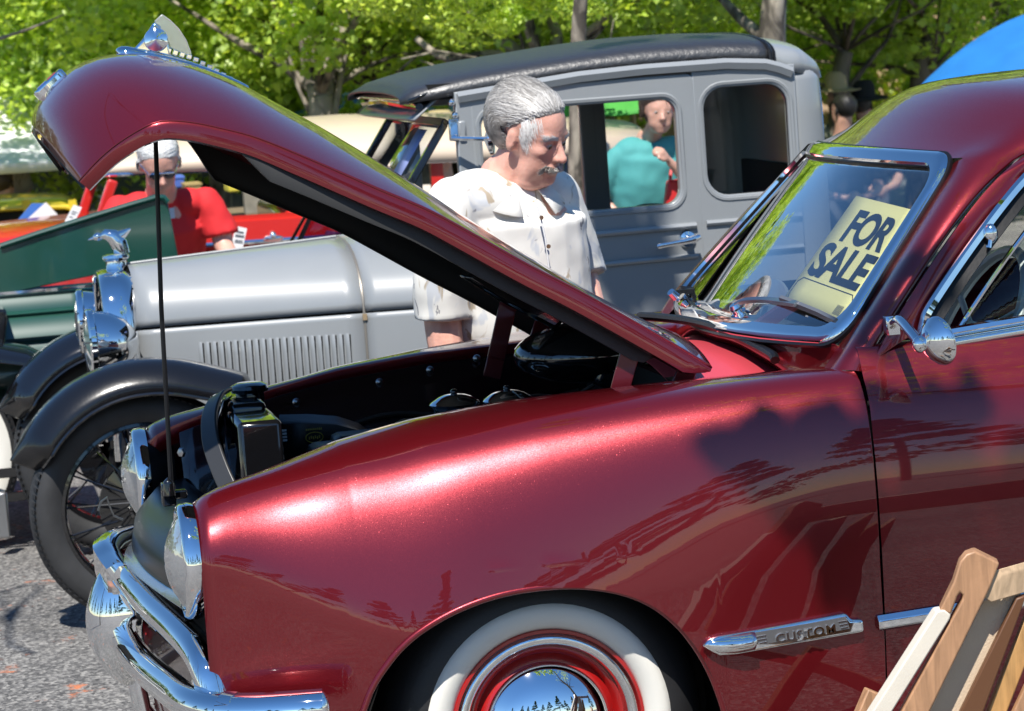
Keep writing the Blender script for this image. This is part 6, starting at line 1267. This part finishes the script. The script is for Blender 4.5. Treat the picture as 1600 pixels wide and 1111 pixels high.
keep1 = lambda h: np.clip(np.minimum((h[..., 2]-(.16+.62*(h[..., 0]-.02)))*9, 6), 0, 1)*(h[..., 0] < .33)+np.clip((-.05-h[..., 0])*8, 0, 1)*(h[..., 2] > -.34)*(h[..., 2] <= .16)
keep1b = lambda h: np.clip(keep1(h), 0, 1)*(~((np.abs(h[..., 1]) > .30) & (h[..., 2] < .10) & (h[..., 0] > -.14)))
hair_cap(None, S1, hp, F, Lf, Up, GHD, T1, keep1b, g, 7000, .15, lambda q: (-1+.5*noise.noise(q*5), .6*noise.noise(q*5+Vector((7, 0, 0))), -.25-.6*max(0, -q.x)+.5*noise.noise(q*5+Vector((0, 9, 0)))), .0010, .060, 1., .24, .006, mt2=GH)
hair_cap(None, S1, hp, F, Lf, Up, hair_mat('light_grey_hair', (.30, .28, .26), (.78, .76, .73)), T1, lambda h: (keep1(h) > .3)*(h[..., 0] > .02+.12*np.sin(h[..., 1]*40)*0+.05)*1., g, 1500, .11, lambda q: (-1+.4*noise.noise(q*5), .1+.6*noise.noise(q*4+Vector((3, 0, 0))), .1), .0009, .068, 1., .28, .006, 'forelock', True)
hair_cap(None, S1, hp, F, Lf, Up, WH, T1, lambda h: ((h[..., 0] > .04) & (h[..., 0] < .13+.35*(h[..., 2]-.02)) & (np.abs(h[..., 1]) > .16) & (h[..., 2] > -.01) & (h[..., 2] < .27))*1., g, 520, .036, lambda q: (.45, 0, -1), .0007, .012, 1., .2, .003, 'sideburn', True)
hair_cap(None, S1, hp, F, Lf, Up, WH, T1, lambda h: ((h[..., 0] > .27) & (np.abs(h[..., 1]) < .130) & (h[..., 2] > -.258) & (h[..., 2] < -.200))*1., g, 1900, .021, lambda q: (.15, 1.2 if q.y > 0 else -1.2, -1), .0010, .075, 1., .25, .004, 'moustache', True)
hair_cap(None, S1, hp, F, Lf, Up, WH, T1, lambda h: ((h[..., 0] > .22) & (np.abs(h[..., 1]) > .05) & (np.abs(h[..., 1]) < .19) & (h[..., 2] > .055) & (h[..., 2] < .100))*1., g, 300, .022, lambda q: (.6, .8 if q.y > 0 else -.8, .3), .0007, .018, 1., .3, .003, 'eyebrow', True)
hair_cap(None, S1, hp, F, Lf, Up, GH, T1, lambda h: ((h[..., 0] < -.22) & (h[..., 2] > -.36) & (h[..., 2] < -.12))*1., g, 900, .06, lambda q: (-1, .2, -.2), .0009, .05, 1., .25, .006, 'nape_curl', True)
eyes(S1, hp, F, Lf, Up, T1)
# collar and placket
SHW = MATS['white_leaf_shirt']
nc = V(.387, 1.105, 1.365); fa = math.atan2(-.93, .36); rows = []
for k in np.linspace(0, 1, 33):
    a_ = fa+R(lerp(20, 340, k)); dv = V(math.cos(a_), math.sin(a_), 0); fr_ = max(0, math.cos(a_-fa)); sag = -.050*fr_
    rows.append([nc+dv*.100+V(0, 0, -.05+sag), nc+dv*.084+V(0, 0, .035+sag), nc+dv*.092+V(0, 0, .042+sag), nc+dv*.112+V(0, 0, .022+sag*1.05), nc+dv*(.138+.012*fr_)+V(0, 0, -.012+sag*1.35)])
m = M(); m.loft(rows); ob('collar', m, SHW, T1, solid=.003, sm=60)
m = M(); m.tube([U(x, y, yy) for x, y, yy in((840, 322, .935), (846, 345, .922), (852, 372, .912), (858, 420, .905))], .0025, 6); ob('placket', m, mat('shirt_seam', (.6, .6, .6), .8), T1)
for px, py, yy in((857, 385, .90), (846, 340, .915)): m = M(); m.lathe([(0, .002), (.006, .002), (.006, 0)], U(px, py, yy), (0, -1, 0), 12); ob('button', m, mat('brown_button', (.12, .07, .04), .4), T1)
# ---- man in the red shirt, bending over with sunglasses on
hp2 = U(249, 256, 6.02); Fh2 = V(.02, -.84, -.50); S2 = .252; xx = U(255, 350, 6.3).x
tor2 = [V(xx, 6.55, .62), V(xx, 6.45, .78), V(xx, 6.33, .94), V(xx, 6.25, 1.07), V(xx-.005, 6.20, 1.175)]
T2, B2, (F2, L2, U2) = person('white-haired man in a red T-shirt and sunglasses looking down beside the red car', V(xx, 6.6, 0), hp2, Fh2, V(0, -.2, 1), S2, tor2, [.16, .165, .172, .185, .08],
    [V(xx-.19, 6.22, 1.115), V(xx-.25, 6.18, 1.0), V(xx-.27, 6.12, .92), V(xx-.24, 6.0, .86), V(xx-.20, 5.9, .82)], [V(xx+.185, 6.22, 1.115), V(xx+.235, 6.20, 1.0), V(xx+.245, 6.18, .93), V(xx+.27, 6.08, .86), V(xx+.285, 6.0, .80)],
    SK1, mat('red_cotton', (.62, .018, .022), .8, bump=.1, bscale=8), std_legs(xx, 6.6, .62), mat('navy_trousers', (.03, .035, .05)), sleeve=.36, jowl=0., tflat=.72, slv=1.28)
hair_cap(None, S2, hp2, F2, L2, U2, WH, T2, lambda h: np.clip((h[..., 2]-(.14+.55*(h[..., 0]-.02)))*9, 0, 1)*(h[..., 0] < .32)+1.*((h[..., 0] < -.05) & (h[..., 2] > -.28) & (h[..., 2] <= .14)), g, 700, .10, lambda q: (-.4, .5 if q.y > 0 else -.5, -.2), .004, .05, 0., .25, .006)
m = M()
for s in(-1, 1):
    c = hp2+F2*.365*S2+L2*s*.125*S2-U2*.005*S2; m.ell(c, (.10*S2, .03*S2, .07*S2), 14, 10, Matrix((L2, F2, U2)).transposed())
sg = ob('sunglasses', m, mat('dark_lens', (.01, .012, .03), .05, 0, 1), T2); m = M(); m.tube([hp2+F2*.375*S2+L2*s*.2*S2+U2*.045*S2 for s in(-1, -.5, 0, .5, 1)], .004, 6)
for s in(-1, 1): m.tube([hp2+F2*.37*S2+L2*s*.21*S2+U2*.03*S2, hp2+F2*.0*S2+L2*s*.33*S2+U2*.03*S2], .003, 6)
ob('frame', m, CHROME, sg)
m = M(); q = U(269, 333, 6.04); m.box(q, (.02, .003, .045)); ob('print_mark', m, mat('white_print', (.6, .62, .65)), T2)
m = M(); c = Vector(tor2[-1]); 
# ---- woman in teal
hp3 = U(1029, 172, 6.5); S3 = .222; xw = U(1012, 300, 6.6).x; sc3 = .88
tor3 = [V(xw, 6.7, .70), V(xw, 6.66, .85), V(xw+.0, 6.62, 1.0), V(xw+.02, 6.62, 1.12), V(xw+.03, 6.63, 1.22)]
T3, B3, (F3, L3, U3) = person('woman in a teal top with raised fist, seen through the grey sedan door window', V(xw, 6.7, 0), hp3, V(-.02, -.95, -.10), V(.08, 0, 1), S3, tor3, [.15, .14, .155, .165, .07],
    [V(xw-.135, 6.60, 1.155), V(xw-.185, 6.62, 1.05), V(xw-.20, 6.66, .98), V(xw-.15, 6.6, .90), V(xw-.09, 6.5, .86)], [V(xw+.185, 6.60, 1.15), V(xw+.215, 6.52, 1.02), V(xw+.20, 6.46, .93), V(xw+.13, 6.38, 1.03), V(xw+.045, 6.34, 1.135)],
    SK2, mat('teal_cotton', (.065, .30, .29), .8, bump=.1, bscale=8), std_legs(xw, 6.72, .70, .08), mat('grey_trousers', (.12, .12, .13), .8), sleeve=.42, jowl=0., arm_r=(.042, .035, .031, .026, .018), tflat=.70, neck_r=.043, slv=1.35, curl=1.3, hs=.8, yk=1.12, hands=((0, 0, -1), (.6, -.5, .6)))
hair_cap(None, S3, hp3, F3, L3, U3, mat('brown_hair', (.045, .028, .02), .45), T3, lambda h: np.clip((h[..., 2]-(.05+.60*(h[..., 0]-.02)))*9, 0, 1)*(h[..., 0] < .34)+1.*((h[..., 0] < .06) & (h[..., 2] > -.22) & (h[..., 2] <= .08) & (np.abs(h[..., 1]) > .1)), g, 900, .035, lambda q: (-.8, .2 if q.y > 0 else -.2, -.5), .0016, .075, 0., .3, .005)
eyes(S3, hp3, F3, L3, U3, T3)
m = M(); m.loft([[hp3+F3*(.372+.012*math.cos(a))*S3+L3*.06*S3*math.cos(a)*k+U3*(-.272+.02*math.sin(a)*k)*S3 for a in np.linspace(0, 6.28, 14)[:-1]] for k in(.2, 1)], cv=True); ob('lips', m, mat('lip_red', (.35, .06, .06), .4), T3)
m = M(); ax = (V(xw+.045, 6.32, 1.155)-V(xw+.13, 6.36, 1.07)).normalized(); x_, y_, z_ = frame(ax); m.tube([V(xw+.10, 6.345, 1.10)+(x_*math.cos(a)+y_*math.sin(a))*.027 for a in np.linspace(0, 6.28, 20)[:-1]], .004, 6, closed=True); ob('bracelet', m, mat('silver', (.8, .8, .8), .2, 1), T3)
BAG = thing('red_bag', 'red bag hanging from the arm of the woman in teal', 'bag', U(1052, 285, 6.4)); m = M(); m.prism([U(x, y, 6.40) for x, y in((1044, 290), (1046, 282), (1066, 280), (1068, 330), (1040, 330))], (0, .06, 0)); ob('pouch', m, mat('red_nylon', (.55, .02, .02), .5), BAG, bev=.01); m = M(); m.tube(cat([U(1047, 284, 6.4), U(1049, 266, 6.42), U(1056, 255, 6.44), U(1064, 262, 6.42), U(1064, 284, 6.40)], 4), .008, 6); ob('strap', m, mat('red_nylon', (.55, .02, .02)), BAG)
# ---- people further off
def bystander(label, px, py, y, F, shirt, trous, hair, S=.22, sk=None, group=None, seated=False, lean=0., keep=None, hat=None):
    h_ = U(px, py, y); x = h_.x; z = h_.z-.30; hz = .46 if seated else z*.62
    tor = [V(x+lean, y+.1, hz), V(x+lean*.8, y+.08, lerp(hz, z, .35)), V(x+lean*.5, y+.05, lerp(hz, z, .7)), V(x, y+.04, z), V(x, y+.03, z+.10)]
    lg = [[V(x+s*.09, y+.1, hz), V(x+s*.1, y-.15 if seated else y+.09, hz-.02 if seated else hz*.75), V(x+s*.1, y-.38 if seated else y+.07, hz-.02 if seated else hz*.52), V(x+s*.1, y-.40 if seated else y+.1, hz*.5 if seated else hz*.3), V(x+s*.1, y-.38 if seated else y+.1, .085)] for s in(-1, 1)]
    T, B_, bs = person(label, V(x, y, 0), h_, F, V(0, 0, 1), S, tor, [.16, .165, .17, .18, .08], [V(x-.19, y+.05, z+.02), V(x-.23, y+.04, z-.13), V(x-.235, y+.0, z-.25), V(x-.17, y-.12, z-.30), V(x-.08, y-.2, z-.32)], [V(x+.19, y+.05, z+.02), V(x+.23, y+.04, z-.13), V(x+.235, y+0, z-.25), V(x+.17, y-.12, z-.30), V(x+.08, y-.2, z-.32)], sk or SK2, shirt, lg, trous, vox=.016, group=group, shv=.016, wr=.0)
    hair_cap(None, S, h_, *bs, hair, T, keep or (lambda h: np.clip((h[..., 2]-(.14+.55*(h[..., 0]-.02)))*9, 0, 1)*(h[..., 0] < .34)+1.*((h[..., 0] < -.02) & (h[..., 2] > -.28) & (h[..., 2] <= .14))), g, 160, .08, lambda q: (-.3, 0, -.6), .006, .05, 0., .25)
    if hat is not None:
        m = M(); c = h_+V(0, 0, .16*S/.22*1.0-.085); m.lathe([(0, .14), (.06, .135), (.085, .10), (.092, .03), (.10, .012), (.15, .002), (.19, .006), (.19, 0), (.10, .0), (.09, -.005)], c, (.0, -.1, 1), 28); ob('hat', m, hat, T, sm=40)
    return T
DK = mat('black_cotton', (.015, .015, .018), .85); DKB = mat('navy_cotton', (.02, .03, .08), .85); GRT = mat('grey_trousers', (.12, .12, .13))
bystander('man in a black shirt seen through the rear quarter window of the grey sedan', 1192, 120, 6.6, (-.9, -.3, 0), DK, GRT, mat('brown_hair', (.045, .028, .02)))
bystander('person in a straw hat just right of the grey sedan rear corner', 1307, 152, 15, (-.8, .6, 0), mat('olive_cotton', (.10, .11, .07), .85), GRT, GHD, hat=mat('straw', (.42, .32, .18), .8, bump=.3, bscale=120), S=.2)
bystander('person with dark hair half hidden behind the maroon roof, below the straw hat', 1316, 172, 14, (-.5, .85, 0), DK, GRT, mat('black_hair', (.012, .011, .011), .45), S=.22)
bystander('person in a black hat behind the front edge of the maroon roof', 1350, 166, 15, (.6, .7, 0), DK, GRT, mat('black_hair', (.012, .011, .011)), hat=mat('black_felt', (.012, .012, .013), .9), S=.2)
bystander('seated man in a black jacket beyond the red car, seen under the raised hood', 424, 288, 12.0, (.8, -.4, -.1), DK, GRT, GHD, seated=True, sk=SK1)
bystander('seated woman in navy beside the man in the black jacket under the raised hood', 455, 300, 12.3, (-.5, -.8, -.1), DKB, GRT, mat('brown_hair', (.045, .028, .02)), seated=True)
bystander('grey-haired person facing away below the white canopy', 33, 290, 13.5, (.2, .95, 0), mat('blue_cotton', (.06, .12, .3), .85), GRT, GH)
bystander('person in an orange top at the far left edge', 5, 286, 13.2, (.5, .8, 0), mat('orange_cotton', (.55, .16, .04), .85), GRT, mat('brown_hair', (.045, .028, .02)))
bystander('person in a tan cap seen between the grey sedan windshield and door', 690, 232, 9.8, (.3, -.9, -.2), mat('pale_cotton', (.5, .45, .40), .85), GRT, GHD, hat=mat('tan_cap', (.40, .32, .16), .8), sk=SK1)
bystander('person in a light blue shirt seen behind the grey sedan front door window', 757, 272, 8.6, (.5, -.8, -.1), mat('light_blue_cotton', (.12, .35, .48), .85), GRT, GHD, sk=SK3)
